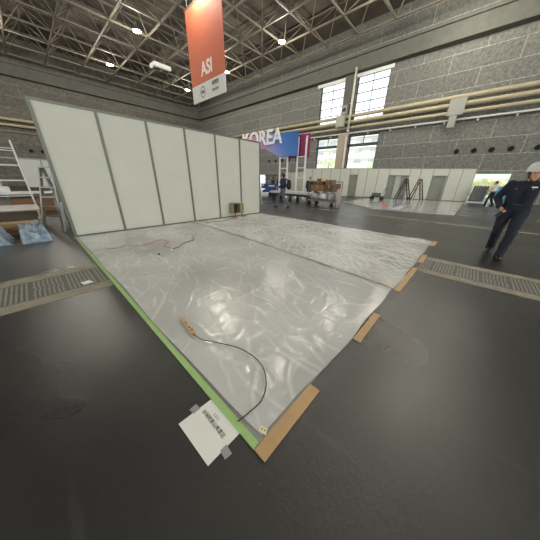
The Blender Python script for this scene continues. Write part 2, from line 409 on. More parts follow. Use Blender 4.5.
bm = NB(); box(bm, (XE-1.0, 6.35, 6.95), (XE-.64, 7.3, 8.0), bevel=.03); tag(link_mesh('junction_box', bm, mat('jbox', (165, 162, 148), .6)), 'pale grey junction box on the pier below the speaker', 'box')
for i, y in enumerate((-4.26, -5.42, -6.5, -7.6, -9.0)):
    t = empty('air_vent', (XE-.03, y, 3.98), 'round black vent hole, %s' % ('nearest the grey cover panel, leftmost of its row', 'second in its row from the grey cover panel', 'third in its row, above the partition end', 'fourth in its row, above the open doorway', 'rightmost, above the helmeted man')[i], 'vent', 'round vents in the block wall')
    bm = NB()
    n = 20; o_ = [(y+.2*math.cos(2*math.pi*k/n), 3.98+.2*math.sin(2*math.pi*k/n)) for k in range(n)]; i_ = [(y+.16*math.cos(2*math.pi*k/n), 3.98+.16*math.sin(2*math.pi*k/n)) for k in range(n)]
    for k in range(n):
        k2 = (k+1) % n
        for x in (XE-.04,):
            bm.faces.new([bm.verts.new((x, *p)) for p in (o_[k], o_[k2], i_[k2], i_[k])])
        bm.faces.new([bm.verts.new(p) for p in ((XE-.04, *o_[k]), (XE-.04, *o_[k2]), (XE, *o_[k2]), (XE, *o_[k]))])
    link_mesh('ring', bm, M_black, t)
    bm = NB(); cyl(bm, (XE-.03, y, 3.98), (XE-.004, y, 3.98), .165, n=20); link_mesh('mesh_disc', bm, mat('vent_dark', (12, 12, 12), .9), t)
for i, (x, l) in enumerate(((1.2, 'round black vent hole in the brownish wall, left one beside the booth wall end'), (2.26, 'round black vent hole in the brownish wall, half hidden by the booth wall'))):
    bm = NB(); cyl(bm, (x, YN-.04, 4.1), (x, YN-.002, 4.1), .2, n=20); tag(link_mesh('air_vent', bm, mat('vent_dark', (12, 12, 12), .9)), l, 'vent', 'round vents in the brownish wall')
for i, y in enumerate((13.2, 14.5, 15.8, 17.1, 18.4)):
    bm = NB(); cyl(bm, (XE-.04, y, 4.0), (XE-.002, y, 4.0), .2, n=20)
    tag(link_mesh('air_vent', bm, mat('vent_dark', (12, 12, 12), .9)), 'round black vent hole behind the sign tower, %s of the five there' % ('rightmost', 'second from right', 'middle one', 'second from left', 'leftmost')[i], 'vent', 'round vents behind the sign tower')
# pipes / shelf on north wall
bm = NB(); cyl(bm, (-20, YN-.4, 7.3), (24, YN-.4, 7.3), .16, n=12); tag(link_mesh('wall_pipe', bm, M_pipe, None, True), 'upper beige pipe along the brownish wall left of the booth wall', 'pipe')
bm = NB(); cyl(bm, (-20, YN-.4, 6.7), (24, YN-.4, 6.7), .14, n=12); tag(link_mesh('wall_pipe', bm, M_pipe, None, True), 'lower beige pipe along the brownish wall left of the booth wall', 'pipe')
bm = NB(); box(bm, (-20, YN-.2, 6.0), (24, YN, 6.1)); struct('trim_13', bm, M_lip, 'thin ledge on the brownish wall')

# ------------------------------------------------------------------ ceiling lamps
M_glow = mat('lamp_glow', (255, 246, 222), .5, emit=45)
def lamp(x, y, label, z=12.7):
    t = empty('ceiling_lamp', (x, y, z), label, 'lamp', 'high bay lamps under the space frame')
    bm = NB(); cyl(bm, (x, y, z-.02), (x, y, z+.3), .32, .12, n=20); cyl(bm, (x, y, z+.3), (x, y, z+.6), .09, n=10); cyl(bm, (x, y, z-.04), (x, y, z-.02), .33, n=20, cap=False)
    link_mesh('housing', bm, M_alud, t)
    bm = NB(); cyl(bm, (x, y, z-.03), (x, y, z-.022), .29, n=20); link_mesh('lens', bm, M_glow, t)
    l = bpy.data.lights.new('lamp_light', 'POINT'); l.shadow_soft_size = .3; l.energy = LAMP_W; l.color = (1, .95, .84)
    lo = bpy.data.objects.new('lamp_light', l); COL.objects.link(lo); lo.parent = t; lo.location = (0, 0, -.5)
lamp(18.8, 18.6, 'bright round ceiling lamp at the right edge of the hanging orange banner')
lamp(18.5, 27.3, 'bright round ceiling lamp left of the hanging orange banner')
for x, y, l in ((18.5, 1.5, 'round ceiling lamp high over the white partition'), (9.5, 9.5, 'round ceiling lamp over the open floor behind the booth wall'), (9.5, 27.3, 'round ceiling lamp over the brownish wall, right of the wall top'), (0.5, 27.3, 'round ceiling lamp nearest the brownish wall at left'), (0.5, 16, 'round ceiling lamp high above the ladder corner'), (18.5, -7.5, 'round ceiling lamp high above the open doorway'), (9.5, -7.5, 'round ceiling lamp high over the helmeted person'), (18.5, 10, 'round ceiling lamp above the sign tower, right of the banner'), (9.5, 18.5, 'round ceiling lamp left of the banner top'), (9.5, .5, 'round ceiling lamp over the aisle past the booth wall end'), (22, -3, 'round ceiling lamp high before the grey cover panel'), (0.5, -16, 'round ceiling lamp behind the near booth corner'), (-8, -7.5, 'round ceiling lamp high over the floor left of the paper sign')):
    lamp(x, y, l)
t = empty('ceiling_fixture', (13.4, 23.6, 12.6), 'boxy white fan unit hung in the roof lattice left of the banner', 'fixture')
bm = NB(); box(bm, (12.5, 23.0, 12.5), (14.4, 24.2, 12.9), bevel=.06); link_mesh('body', bm, M_whitep, t)
for k in range(2):
    bm = NB(); cyl(bm, (12.98+.95*k, 23.6, 12.46), (12.98+.95*k, 23.6, 12.499), .36, n=20); link_mesh('grille', bm, M_alud, t)
for k in range(2):
    bm = NB(); cyl(bm, (12.9+1.1*k, 23.6, 12.9), (12.9+1.1*k, 23.6, 15.4), .03, n=6); link_mesh('hanger', bm, M_alud, t)

# ------------------------------------------------------------------ hanging banner
t = empty('hanging_banner', (10, 9.3, 6.5), 'orange and white banner hanging from the roof with white letters', 'banner')
bm = NB(); box(bm, (9.98, 7.24, 7.52), (10.02, 11.34, 11.6)); link_mesh('orange_field', bm, mat('banner_orange', (196, 104, 74), .7), t)
bm = NB(); box(bm, (9.98, 7.24, 6.52), (10.02, 11.34, 7.52)); link_mesh('white_field', bm, mat('banner_white', (214, 212, 202), .7), t)
bm = NB(); cyl(bm, (10, 7.15, 11.65), (10, 11.43, 11.65), .05, n=10); link_mesh('top_bar', bm, M_alu, t)
for y in (7.6, 11.0):
    bm = NB(); cyl(bm, (10, y, 11.6), (10, y, 13.3), .015, n=6); link_mesh('cable', bm, M_alud, t)
text_mesh('lettering', 'ASI', 1.0, mat('letter_white', (228, 220, 208), .6), t, frame3((0, -1, 0), (0, 0, 1), (-1, 0, 0), (9.975, 9.25, 8.2)), offset=.03)
bm = NB()
for k in range(24):
    a, b = 2*math.pi*k/24, 2*math.pi*(k+1)/24
    for (r0, r1) in ((.33, .27),):
        bm.faces.new([bm.verts.new((9.976, 9.95+r*math.cos(q), 7.03+r*math.sin(q))) for r, q in ((r0, a), (r0, b), (r1, b), (r1, a))])
box(bm, (9.972, 9.75, 6.95), (9.977, 10.15, 7.12))
link_mesh('ring_emblem', bm, mat('emblem_grey', (110, 110, 106), .7), t)
for r_, z in enumerate((7.16, 6.84)):
    bm = NB()
    for k in range(3 if r_ == 0 else 4):
        y = 8.75-k*(.27 if r_ == 0 else .19); h_ = .22 if r_ == 0 else .13; wd = .21 if r_ == 0 else .14
        box(bm, (9.972, y-wd, z), (9.977, y-wd*.75, z+h_)); box(bm, (9.972, y-wd*.25, z), (9.977, y, z+h_))
        box(bm, (9.972, y-wd, z+h_*.75), (9.977, y, z+h_)); box(bm, (9.972, y-wd, z+h_*.35), (9.977, y, z+h_*.5))
    link_mesh('black_print', bm, mat('print_black', (50, 48, 46), .7), t)

# ------------------------------------------------------------------ KOREA sign tower
def grad_mat():
    m = bpy.data.materials.new('gradient_print'); m.use_nodes = True; nt = m.node_tree; P = nt.nodes['Principled BSDF']; P.inputs['Roughness'].default_value = .5
    tc = nt.nodes.new('ShaderNodeTexCoord'); sp_ = nt.nodes.new('ShaderNodeSeparateXYZ'); nt.links.new(tc.outputs['Object'], sp_.inputs[0])
    a = nt.nodes.new('ShaderNodeMath'); a.operation = 'MULTIPLY_ADD'; a.inputs[1].default_value = -.55; a.inputs[2].default_value = 0
    nt.links.new(sp_.outputs['Z'], a.inputs[0])
    b = nt.nodes.new('ShaderNodeMath'); b.operation = 'ADD'; nt.links.new(a.outputs[0], b.inputs[0]); nt.links.new(sp_.outputs['Y'], b.inputs[1])
    rp = nt.nodes.new('ShaderNodeMapRange'); rp.inputs[1].default_value = -3.2; rp.inputs[2].default_value = 1.8; nt.links.new(b.outputs[0], rp.inputs[0])
    cr = nt.nodes.new('ShaderNodeValToRGB'); e = cr.color_ramp.elements
    e[0].position = 0; e[0].color = srgb((40, 96, 170)); e[1].position = 1; e[1].color = srgb((226, 150, 190))
    x = e.new(.35); x.color = srgb((72, 120, 190)); x = e.new(.62); x.color = srgb((150, 150, 204))
    nt.links.new(rp.outputs[0], cr.inputs[0]); nt.links.new(cr.outputs[0], P.inputs['Base Color']); return m
t = empty('sign_tower', (14, 4.8, 0), 'white pole tower carrying a blue gradient sign with white KOREA letters', 'sign')
bm = NB(); prism(bm, [(10.6, 4.75), (10.6, 3.75), (7.6, 3.75), (7.1, 3.55), (6.0, 3.08), (4.19, 3.03), (4.18, 4.66)], 'x', 13.9, 14.0)
o = link_mesh('gradient_panel', bm, grad_mat(), t)
bm = NB(); box(bm, (14.3, 3.38, 2.93), (14.4, 5.3, 4.48)); link_mesh('magenta_panel', bm, mat('magenta_print', (142, 40, 92), .5, var=.1), t)
text_mesh('letters', 'KOREA', 1.45, mat('letter_white2', (245, 245, 240), .5), t, frame3((0, -1, 0), (0, 0, 1), (-1, 0, 0), (13.82, 5.62, 4.0)), extrude=.04, offset=.03, align='RIGHT', spacing=1.0)
for y in (6.0, 5.2, 4.25, 3.5):
    bm = NB(); box(bm, (14.05, y-.05, 0), (14.15, y+.05, 4.3)); link_mesh('pole', bm, M_whitep, t)
    bm = NB(); box(bm, (13.95, y-.13, 0), (14.25, y+.13, .02)); link_mesh('foot_plate', bm, M_whitep, t)
for z in (.5, 1.5, 2.2, 2.95):
    for y0, y1 in ((5.25, 5.95), (3.55, 4.2)):
        bm = NB(); box(bm, (14.07, y0, z), (14.13, y1, z+.06)); link_mesh('crossbar', bm, M_whitep, t)

# ------------------------------------------------------------------ far partition of the other booth
def partition():
    A = Vector((23.8, -6.1, 0)); B = Vector((19.0, 6.8, 0)); L = (B-A).length; d = (B-A)/L; nrm = Vector((-d.y, d.x, 0))
    if nrm.x > 0: nrm = -nrm
    t = empty('partition_wall', tuple(A), 'long low cream partition wall in front of the windows with recessed doorways', 'partition')
    cuts = [0, .85, 1.72, ('d', 2.8), 3.7, 4.5, ('d', 6.1), 7.0, 7.9, 8.7, ('n', 9.4), 10.3, 11.2, 12.1, 13.0, L]
    prev = 0
    def slab(s0, s1, z0, z1, m, name, off=0, th=.04):
        bm = NB(); a = A+d*s0-nrm*off; b = A+d*s1-nrm*off
        obox(bm, a+Vector((0, 0, (z0+z1)/2)), b+Vector((0, 0, (z0+z1)/2)), th, z1-z0); return link_mesh(name, bm, m, t)
    for c in cuts[1:]:
        kind = None
        if isinstance(c, tuple): kind, c = c
        if kind:
            slab(prev+.02, c-.02, 1.95, 2.45, M_white, 'lintel_panel')
            slab(prev+.02, c-.02, 0.02, 1.93, mat('recess_grey', (150, 152, 140), .6), 'recess_panel', off=.55)
            if kind == 'd' and c > 5: slab((prev+c)/2-.25, (prev+c)/2+.2, .02, 1.93, mat('recess_grey2', (176, 178, 166), .6), 'door_leaf', off=.3)
            for s in (prev, c):
                bm = NB(); a = A+d*s; obox(bm, a-nrm*.03+Vector((0, 0, .97)), a-nrm*.55+Vector((0, 0, .97)), .04, 1.92); link_mesh('recess_side', bm, M_white, t)
        else:
            slab(prev+.02, c-.02, .05, 2.45, M_white, 'panel')
        prev = c
    for c in cuts:
        if isinstance(c, tuple): c = c[1]
        bm = NB(); a = A+d*c; obox(bm, a, a+Vector((0, 0, 2.5)), .05, .06); link_mesh('post', bm, M_alu, t)
    slab(0, L, 2.45, 2.5, M_alu, 'top_rail', th=.05)
    # return side
    bm = NB(); n2 = -nrm
    obox(bm, A+n2*.05+Vector((0, 0, 1.25)), A+n2*1.1+Vector((0, 0, 1.25)), .04, 2.5); link_mesh('return_panel', bm, M_white, t)
partition()
# far left continuation of low partition behind the sign tower
bm = NB(); obox(bm, (19.5, 7.2, 1.1), (22.5, 12.3, 1.1), .05, 2.2)
t = empty('partition_wall', (19.5, 7.2, 0), 'short cream partition panel behind the sign tower poles', 'partition'); link_mesh('panel', bm, M_white, t)
bm = NB(); obox(bm, (19.5, 7.2, 2.23), (22.5, 12.3, 2.23), .06, .05); link_mesh('top_rail', bm, M_alu, t)
for k in range(4):
    p = Vector((19.5, 7.2, 0)).lerp(Vector((22.5, 12.3, 0)), k/3); bm = NB(); obox(bm, p, p+Vector((0, 0, 2.2)), .07, .07); link_mesh('post', bm, M_alu, t)

# its floor with plastic film and red line
bm = NB(); prism(bm, [(11.9, -2.5), (12.35, -6.1), (22.9, -6.08), (21.0, .4), (14.2, .2)], 'z', 0, .03)
tag(link_mesh('booth_floor', bm, mat('far_booth_floor', (168, 170, 170), .14, var=.2, vscale=1.2, bump=.3, bscale=2.5)), 'white film covered floor of the other booth before the long partition', 'booth floor')
bm = NB(); prism(bm, [(12.9, -2.9), (12.9, -3.15), (16.5, -1.9), (16.5, -1.65)], 'z', .031, .04)
tag(link_mesh('red_tape', bm, mat('red_tape', (186, 104, 94), .5)), 'red strip lying on the white film of the other booth', 'tape')
bm = NB(); prism(bm, [(12.4, -3.4), (12.4, -3.8), (15, -3.6), (15, -3.3)], 'z', .031, .04)
tag(link_mesh('blue_strip', bm, mat('blue_strip', (176, 182, 200), .5)), 'pale blue strip on the white film near its front edge', 'tape')

# step ladders in front of partition
def stepladder(loc, h, spread, rz, m, label, wtop=.3, wbot=.45, nr=6, name='step_ladder', group=None, rung_d=.035):
    t = empty(name, loc, label, 'ladder', group, rz)
    for sgn in (-1, 1):
        pass
    def P(sx, fy, z):   # sx side, fy front(-1)/back(1)
        k = 1-z/h; return Vector((sx*(wtop/2+(wbot-wtop)/2*k), fy*spread/2*k+fy*.03, z))
    for fy in (-1, 1):
        for sx in (-1, 1):
            bm = NB(); obox(bm, P(sx, fy, 0), P(sx, fy, h), .045, .075, up=(0, 1, 0)); link_mesh('rail', bm, m, t, world=False)
        for k in range(1, nr+1):
            z = h*k/(nr+1)
            if fy == 1 and k % 2 == 0: continue
            bm = NB(); obox(bm, P(-1, fy, z), P(1, fy, z), rung_d*(2 if fy < 0 else 1), rung_d); link_mesh('rung', bm, m, t, world=False)
    bm = NB(); box(bm, (-wtop/2-.02, -.08, h-.01), (wtop/2+.02, .08, h+.02)); link_mesh('top_cap', bm, m, t, world=False)
    for sx in (-1, 1):
        bm = NB(); obox(bm, P(sx, -1, h*.55), P(sx, 1, h*.55), .012, .02); link_mesh('spreader', bm, m, t, world=False)
    return t
stepladder((19.6, -2.3, .03), 1.6, 1.0, R(35), M_black, 'black step ladder left of the red legged one, before the far partition', nr=5)
stepladder((20.3, -3.1, .03), 1.6, .9, R(35), mat('ladder_maroon', (80, 52, 50), .5), 'reddish step ladder right of the black one, before the far partition', nr=5)
# low hand cart
t = empty('hand_cart', (18.6, -.6, .0), 'small black cart with upright handle before the far partition', 'cart')
bm = NB(); box(bm, (18.3, -1.15, .25), (18.9, -.2, .31)); link_mesh('deck', bm, M_black, t)
for x in (18.4, 18.8):
    for y in (-1.05, -.3):
        bm = NB(); cyl(bm, (x-.02, y, .12), (x+.02, y, .12), .12, n=14); box(bm, (x-.01, y-.02, .12), (x+.01, y+.02, .25)); link_mesh('wheel', bm, M_black, t)
bm = NB(); tube(bm, [(18.4, -1.12, .3), (18.35, -1.25, .85), (18.6, -1.27, .92), (18.85, -1.25, .85), (18.8, -1.12, .3)], .02, 6, 4); link_mesh('handle', bm, M_alu, t)
bm = NB(); box(bm, (18.4, -.9, .312), (18.8, -.3, .55), bevel=.02); tag(link_mesh('grey_case', bm, mat('case_grey', (90, 90, 90), .5)), 'dark case lying on the small cart', 'case')

# rack of dark panels and teal board by doorway
t = empty('panel_rack', (23.4, -6.6, 0), 'rack of slanting dark grey panels beside the open doorway', 'rack')
bm = NB(); box(bm, (23.1, -7.15, .0), (24.1, -6.25, .12)); link_mesh('base', bm, M_silver, t)
for k in range(6):
    y = -6.3-k*.15
    bm = NB(); obox(bm, (23.5, y, .12), (23.7, y-.10, 1.2), .14, .5, up=(1, 0, 0)); link_mesh('panel', bm, mat('rack_dark', (66, 70, 72), .5), t)
for y in (-6.2, -7.2):
    bm = NB(); cyl(bm, (23.15, y, .1), (23.15, y, 1.2), .03); link_mesh('post', bm, M_silver, t)
t = empty('teal_board', (24.2, -8.0, 0), 'teal blue board standing by the open doorway', 'board')
bm = NB(); obox(bm, (24.1, -8.0, .3), (24.25, -7.95, 1.25), .9, .04, up=(1, 0, 0)); link_mesh('board', bm, mat('teal', (52, 132, 168), .5), t)
for y in (-8.35, -7.6):
    bm = NB(); obox(bm, (24.0, y, 0), (24.35, y, .34), .05, .05); link_mesh('foot', bm, M_silver, t)

# ------------------------------------------------------------------ people
def capsule(bm, p0, r0, p1, r1, n=14):
    p0 = Vector(p0); p1 = Vector(p1); d = p1-p0
    if d.length < 1e-5: d = Vector((0, 0, 1e-4))
    d.normalize(); s = d.orthogonal().normalized(); u = d.cross(s)
    rings = []
    for i in range(1, 5):
        a = math.pi/2*i/5; rings.append((p0-d*r0*math.cos(a), r0*math.sin(a)))
    rings.append((p0, r0)); rings.append((p1, r1))
    for i in range(4, 0, -1):
        a = math.pi/2*i/5; rings.append((p1+d*r1*math.cos(a), r1*math.sin(a)))
    vr = [[bm.verts.new(c+(s*math.cos(2*math.pi*j/n)+u*math.sin(2*math.pi*j/n))*r) for j in range(n)] for c, r in rings]
    for a, b in zip(vr, vr[1:]):
        for j in range(n): bm.faces.new([a[j], a[(j+1) % n], b[(j+1) % n], b[j]])
    bm.faces.new(vr[0][::-1]); bm.faces.new(vr[-1])
def fuse(bm, voxel, smooth=4, crumple=0, cs=9):
    bmesh.ops.recalc_face_normals(bm, faces=bm.faces[:])
    me = bpy.data.meshes.new('tmp'); bm.to_mesh(me); bm.free()
    o = bpy.data.objects.new('tmp', me); COL.objects.link(o)
    r = o.modifiers.new('r', 'REMESH'); r.mode = 'VOXEL'; r.voxel_size = voxel
    s = o.modifiers.new('s', 'SMOOTH'); s.factor = .5; s.iterations = smooth
    bpy.context.view_layer.update(); dg = bpy.context.evaluated_depsgraph_get()
    out = bpy.data.meshes.new_from_object(o.evaluated_get(dg)); bpy.data.objects.remove(o); bpy.data.meshes.remove(me)
    if crumple:
        no = [v.normal.copy() for v in out.vertices]
        for v, q in zip(out.vertices, no):
            c = v.co
            f = noise.noise(Vector((c.x*cs, c.y*cs, c.z*cs*1.7)))+.5*noise.noise(c*cs*2.3)
            v.co = c+q*f*crumple
    return out
def join_me(a, b):
    bm = NB(); bm.from_mesh(a); bm.from_mesh(b); me = bpy.data.meshes.new('body'); bm.to_mesh(me); bm.free(); return me
def hand(bm, wrist, direction, palm_n, side, s=1.0, curl=.5):
    """palm from wrist along direction; palm_n = palm normal (inner side); side = thumb side vector"""
    d = Vector(direction).normalized(); n = Vector(palm_n); n = (n-d*n.dot(d)).normalized(); sd = n.cross(d).normalized()
    if sd.dot(Vector(side)) < 0: sd = -sd
    w0 = Vector(wrist)
    for k in (-1, -.35, .35, 1):   # palm
        capsule(bm, w0+sd*k*.018*s, .014*s, w0+d*.078*s+sd*k*.030*s, .0125*s, 8)
    for k, L in zip((1.0, .35, -.35, -1.0), (.070, .078, .073, .057)):
        base = w0+d*.080*s+sd*k*.030*s; a = curl*.7; dd = (d*math.cos(a)+n*math.sin(a)); m1 = base+dd*L*.5*s
        a2 = curl*1.9; d2 = (d*math.cos(a2)+n*math.sin(a2)); m2 = m1+d2*L*.32*s
        a3 = curl*2.6; d3 = (d*math.cos(a3)+n*math.sin(a3)); m3_ = m2+d3*L*.25*s
        capsule(bm, base, .0095*s, m1, .0088*s, 8); capsule(bm, m1, .0088*s, m2, .0082*s, 8); capsule(bm, m2, .0082*s, m3_, .0072*s, 8)
    tb = w0+d*.022*s+sd*.024*s; t1 = tb+(d*.7+sd*.6+n*.25).normalized()*.036*s; t2 = t1+(d*.9+sd*.15+n*.4).normalized()*.030*s
    capsule(bm, tb, .013*s, t1, .0105*s, 8); capsule(bm, t1, .0105*s, t2, .0085*s, 8)

def person(loc, F, label, J, top_m, leg_m, shoe_m, hair='short', group=None, fine=True, head_turn=None, belt=False, helmet=False, sleeves=True, name='person', S=1.0):
    """J: joints in (forward, right, up) metres. """
    F = Vector(F).normalized(); Rt = F.cross(Vector((0, 0, 1))); U = Vector((0, 0, 1))
    o_ = Vector(loc)
    def W(p): return o_+(F*p[0]+Rt*p[1]+U*p[2])*S
    vox = .011 if fine else .022
    t = empty(name, loc, label, 'person', group)
    D = dict(pelvis=(0, 0, .93), chest=(.02, 0, 1.25), neck=(.03, 0, 1.42), head=(.05, 0, 1.56),
             shR=(.0, .19, 1.38), elR=(-.02, .25, 1.10), wrR=(.08, .25, .87), shL=(0, -.19, 1.38), elL=(-.04, -.25, 1.10), wrL=(.06, -.25, .87),
             hipR=(0, .09, .90), knR=(.04, .1, .49), anR=(-.02, .1, .09), hipL=(0, -.09, .90), knL=(.04, -.1, .49), anL=(-.02, -.1, .09))
    D.update({k: v for k, v in J.items() if isinstance(v, tuple)}); G = {k: W(v) for k, v in D.items()}
    HF = (F if head_turn is None else (F*math.cos(head_turn)+Rt*math.sin(head_turn)))
    HR = HF.cross(U)
    hd = G['head']
    # --- body
    bm = NB()
    for s in (-.07, .07):
        capsule(bm, G['pelvis']+Rt*s, .085, G['chest']+Rt*s*1.1, .095)
    capsule(bm, G['shR'], .055, G['shL'], .055)
    capsule(bm, G['chest']+U*.08, .075, G['neck'], .055); capsule(bm, G['neck']-U*.02, .055, hd-U*.03-HF*.015, .052)
    for q in 'RL':
        capsule(bm, G['sh'+q], .050, G['el'+q], .038); capsule(bm, G['el'+q], .038, G['wr'+q], .026)
        capsule(bm, G['hip'+q], .085, G['kn'+q], .052); capsule(bm, G['kn'+q], .05, G['an'+q], .036)
        tl = J.get('toe'+q, 0); toe = G['an'+q]-U*.035*S+(F*math.cos(tl)-U*math.sin(tl))*.12*S; capsule(bm, G['an'+q]-U*.03, .034, toe, .028)
    Mh = Matrix((HF, HR, U)).transposed()
    ball(bm, hd+U*.03-HF*.008, (.095, .076, .098), 20, 14, M=Mh)
    capsule(bm, hd-U*.035+HF*.03, .058, hd-U*.075+HF*.052, .03)     # jaw, chin
    capsule(bm, hd+HF*.083+U*.012, .009, hd+HF*.102-U*.022, .014, 8)   # nose
    capsule(bm, hd+HF*.078+U*.032-HR*.03, .012, hd+HF*.078+U*.032+HR*.03, .012, 8)   # brow
    capsule(bm, hd+HF*.078-U*.045-HR*.016, .008, hd+HF*.078-U*.045+HR*.016, .008, 8)  # lips
    for s in (-1, 1): ball(bm, hd+HR*.079*s-U*.0-HF*.01, (.018, .009, .03), 10, 8, M=Mh)
    body = fuse(bm, vox if not fine else .009, 3)
    hb = NB()
    for q, sg in (('R', 1), ('L', -1)):
        dr = (G['wr'+q]-G['el'+q]).normalized()
        hand(hb, G['wr'+q], dr, -Rt*sg, F, s=1.05, curl=J.get('curl'+q, .45))
        capsule(hb, G['wr'+q]-dr*.05, .027, G['wr'+q]+dr*.012, .024)
    hm = fuse(hb, .0045 if fine else .009, 2)
    bo = link_me('body', join_me(body, hm), M_skin, t, True)
    # --- trousers
    bm = NB()
    capsule(bm, G['pelvis']-Rt*.06+U*.05, .105, G['pelvis']+Rt*.06+U*.05, .105)
    for q in 'RL':
        capsule(bm, G['hip'+q], .108, G['kn'+q], .074); capsule(bm, G['kn'+q], .074, G['an'+q]+U*.02, .066)
        capsule(bm, G['an'+q]+U*.03, .068, G['an'+q]-U*.03, .072)
    link_me('trousers', fuse(bm, vox, 3, .010 if fine else .005, 10), leg_m, t, True)
    # --- top
    bm = NB()
    for s in (-.07, .07):
        capsule(bm, G['pelvis']+Rt*s+U*.06, .108, G['chest']+Rt*s*1.15, .118)
    capsule(bm, G['shR']-U*.015, .072, G['shL']-U*.015, .072); capsule(bm, G['chest']+U*.07, .11, G['neck']-U*.035, .072)
    for q in 'RL':
        capsule(bm, G['sh'+q], .074, G['el'+q], .056)
        if sleeves: capsule(bm, G['el'+q], .056, G['wr'+q]-(G['wr'+q]-G['el'+q]).normalized()*.02, .044)
    link_me('jacket', fuse(bm, vox, 3, .009 if fine else .004, 11), top_m, t, True)
    # collar
    bm = NB(); n = 18
    c0 = G['neck']
    r_in = []
    for z, r in ((-.035, .078), (.03, .066), (.03, .058), (-.035, .066)):
        r_in.append([bm.verts.new(c0+HF*math.cos(2*math.pi*k/n)*r+HR*math.sin(2*math.pi*k/n)*r+U*(z-.02*math.cos(2*math.pi*k/n))) for k in range(n)])
    for a, b in zip(r_in, r_in[1:]+r_in[:1]):
        for k in range(n): bm.faces.new([a[k], a[(k+1) % n], b[(k+1) % n], b[k]])
    link_mesh('collar', bm, top_m, t, True)
    # shoes
    for q in 'RL':
        bm = NB(); a = G['an'+q]-U*.03; ft = (F).normalized()
        tilt = J.get('toe'+q, 0); fd = (ft*math.cos(tilt)-U*math.sin(tilt))
        capsule(bm, a-fd*.035, .046, a+fd*.12-U*.008, .040); capsule(bm, a-fd*.04-U*.025, .03, a+fd*.15-U*.022, .026)
        capsule(bm, a+U*.03, .048, a-U*.01, .048)
        link_me('shoe', fuse(bm, .010 if fine else .015, 3), shoe_m, t, True)
    # hair
    bm = NB()
    ball(bm, hd+U*.04-HF*.02, (.101, .086, .102), 20, 14, M=Mh); ball(bm, hd+U*.0-HF*.045, (.072, .078, .085), 16, 12, M=Mh)
    for s in (-1, 1): capsule(bm, hd+HR*.07*s+U*.03+HF*.02, .016, hd+HR*.072*s-U*.01+HF*.012, .010, 8)
    # cut face away: keep verts behind face plane
    hm_ = fuse(bm, .009 if fine else .014, 2, .004, 40)
    b2 = NB(); b2.from_mesh(hm_)
    kill = [v for v in b2.verts if (v.co-hd).dot(HF) > .045 and (v.co-hd).dot(U) < .072]
    bmesh.ops.delete(b2, geom=kill, context='VERTS'); link_mesh('hair', b2, M_hair, t, True)
    # eyes, mouth
    for s in (-1, 1):
        bm = NB(); ball(bm, hd+HF*.083+HR*.03*s+U*.016, (.008, .013, .006), 10, 8, M=Mh); link_mesh('eye', bm, M_black, t, True)
    bm = NB(); ball(bm, hd+HF*.086-U*.046, (.004, .021, .005), 10, 6, M=Mh); link_mesh('mouth', bm, mat('lips', (150, 92, 84), .5), t, True)
    return t, G, dict(F=F, R=Rt, U=U, HF=HF, HR=HR, hd=hd, Mh=Mh)

M_cover = mat('guard_uniform', (24, 27, 38), .85, var=.15, vscale=8)
M_shoe = mat('black_shoe', (20, 20, 20), .3)
# guard walks toward -X ; right = +Y
g, G, H = person((5.65, -7.17, 0), (-1, .0, 0), 'person in dark navy work uniform and white helmet striding past the booth', dict(
    pelvis=(.03, .0, .90), chest=(.09, .02, 1.22), neck=(.12, -.02, 1.38), head=(.17, -.03, 1.50),
    shR=(.08, .19, 1.34), elR=(.0, .30, 1.10), wrR=(.16, .22, .93), shL=(.10, -.22, 1.35), elL=(-.02, -.36, 1.12), wrL=(.05, -.36, .88),
    hipR=(.02, .10, .88), knR=(.02, .11, .48), anR=(-.26, .085, .12), hipL=(.04, -.09, .88), knL=(.30, -.06, .50), anL=(.32, -.03, .085),
    toeR=.35, curlR=1.0, curlL=.4), M_cover, M_cover, M_shoe, head_turn=R(-8))
hd, F, HFv, HRv, U = H['hd'], H['F'], H['HF'], H['HR'], H['U']
# helmet with brim, strap
bm = NB(); n = 28
prof = [(.0, .185), (.045, .180), (.082, .164), (.108, .132), (.122, .09), (.126, .045)]
rings = []
for r, z in prof[1:]:
    rings.append([bm.verts.new(hd+HFv*math.cos(2*math.pi*k/n)*r*1.12+HRv*math.sin(2*math.pi*k/n)*r+U*(z+.01)-HFv*.008) for k in range(n)])
top = bm.verts.new(hd+U*.197-HFv*.008)
for k in range(n): bm.faces.new([top, rings[0][k], rings[0][(k+1) % n]])
for a, b in zip(rings, rings[1:]):
    for k in range(n): bm.faces.new([a[k], b[k], b[(k+1) % n], a[(k+1) % n]])
br = [bm.verts.new(hd+HFv*(math.cos(2*math.pi*k/n)*(.152 if math.cos(2*math.pi*k/n) < .2 else .152+.03*math.cos(2*math.pi*k/n)))+HRv*math.sin(2*math.pi*k/n)*.142+U*(.042-.012*max(0, math.cos(2*math.pi*k/n)))) for k in range(n)]
for k in range(n): bm.faces.new([rings[-1][k], br[k], br[(k+1) % n], rings[-1][(k+1) % n]])
bmesh.ops.solidify(bm, geom=bm.faces[:], thickness=.004)
hel = link_mesh('helmet', bm, mat('helmet_white', (240, 240, 232), .25), g, True)
bm = NB(); obox(bm, hd-HFv*.12+U*.115, hd+HFv*.12+U*.13, .02, .012); 
bm.free()
bm = NB(); tube(bm, [hd+HRv*.09+U*.05, hd+HRv*.082-U*.03+HFv*.02, hd-U*.118+HFv*.055, hd-HRv*.082-U*.03+HFv*.02, hd-HRv*.09+U*.05], .006, 6, 5)
link_mesh('chin_strap', bm, M_black, g)
c = G['chest']+F*.122+U*.075
bm = NB(); p = c-H['R']*.11-F*.005
obox(bm, p-H['R']*.035, p+H['R']*.035, .012, .022); link_mesh('name_patch', bm, mat('patch_white', (220, 220, 220), .6), g)
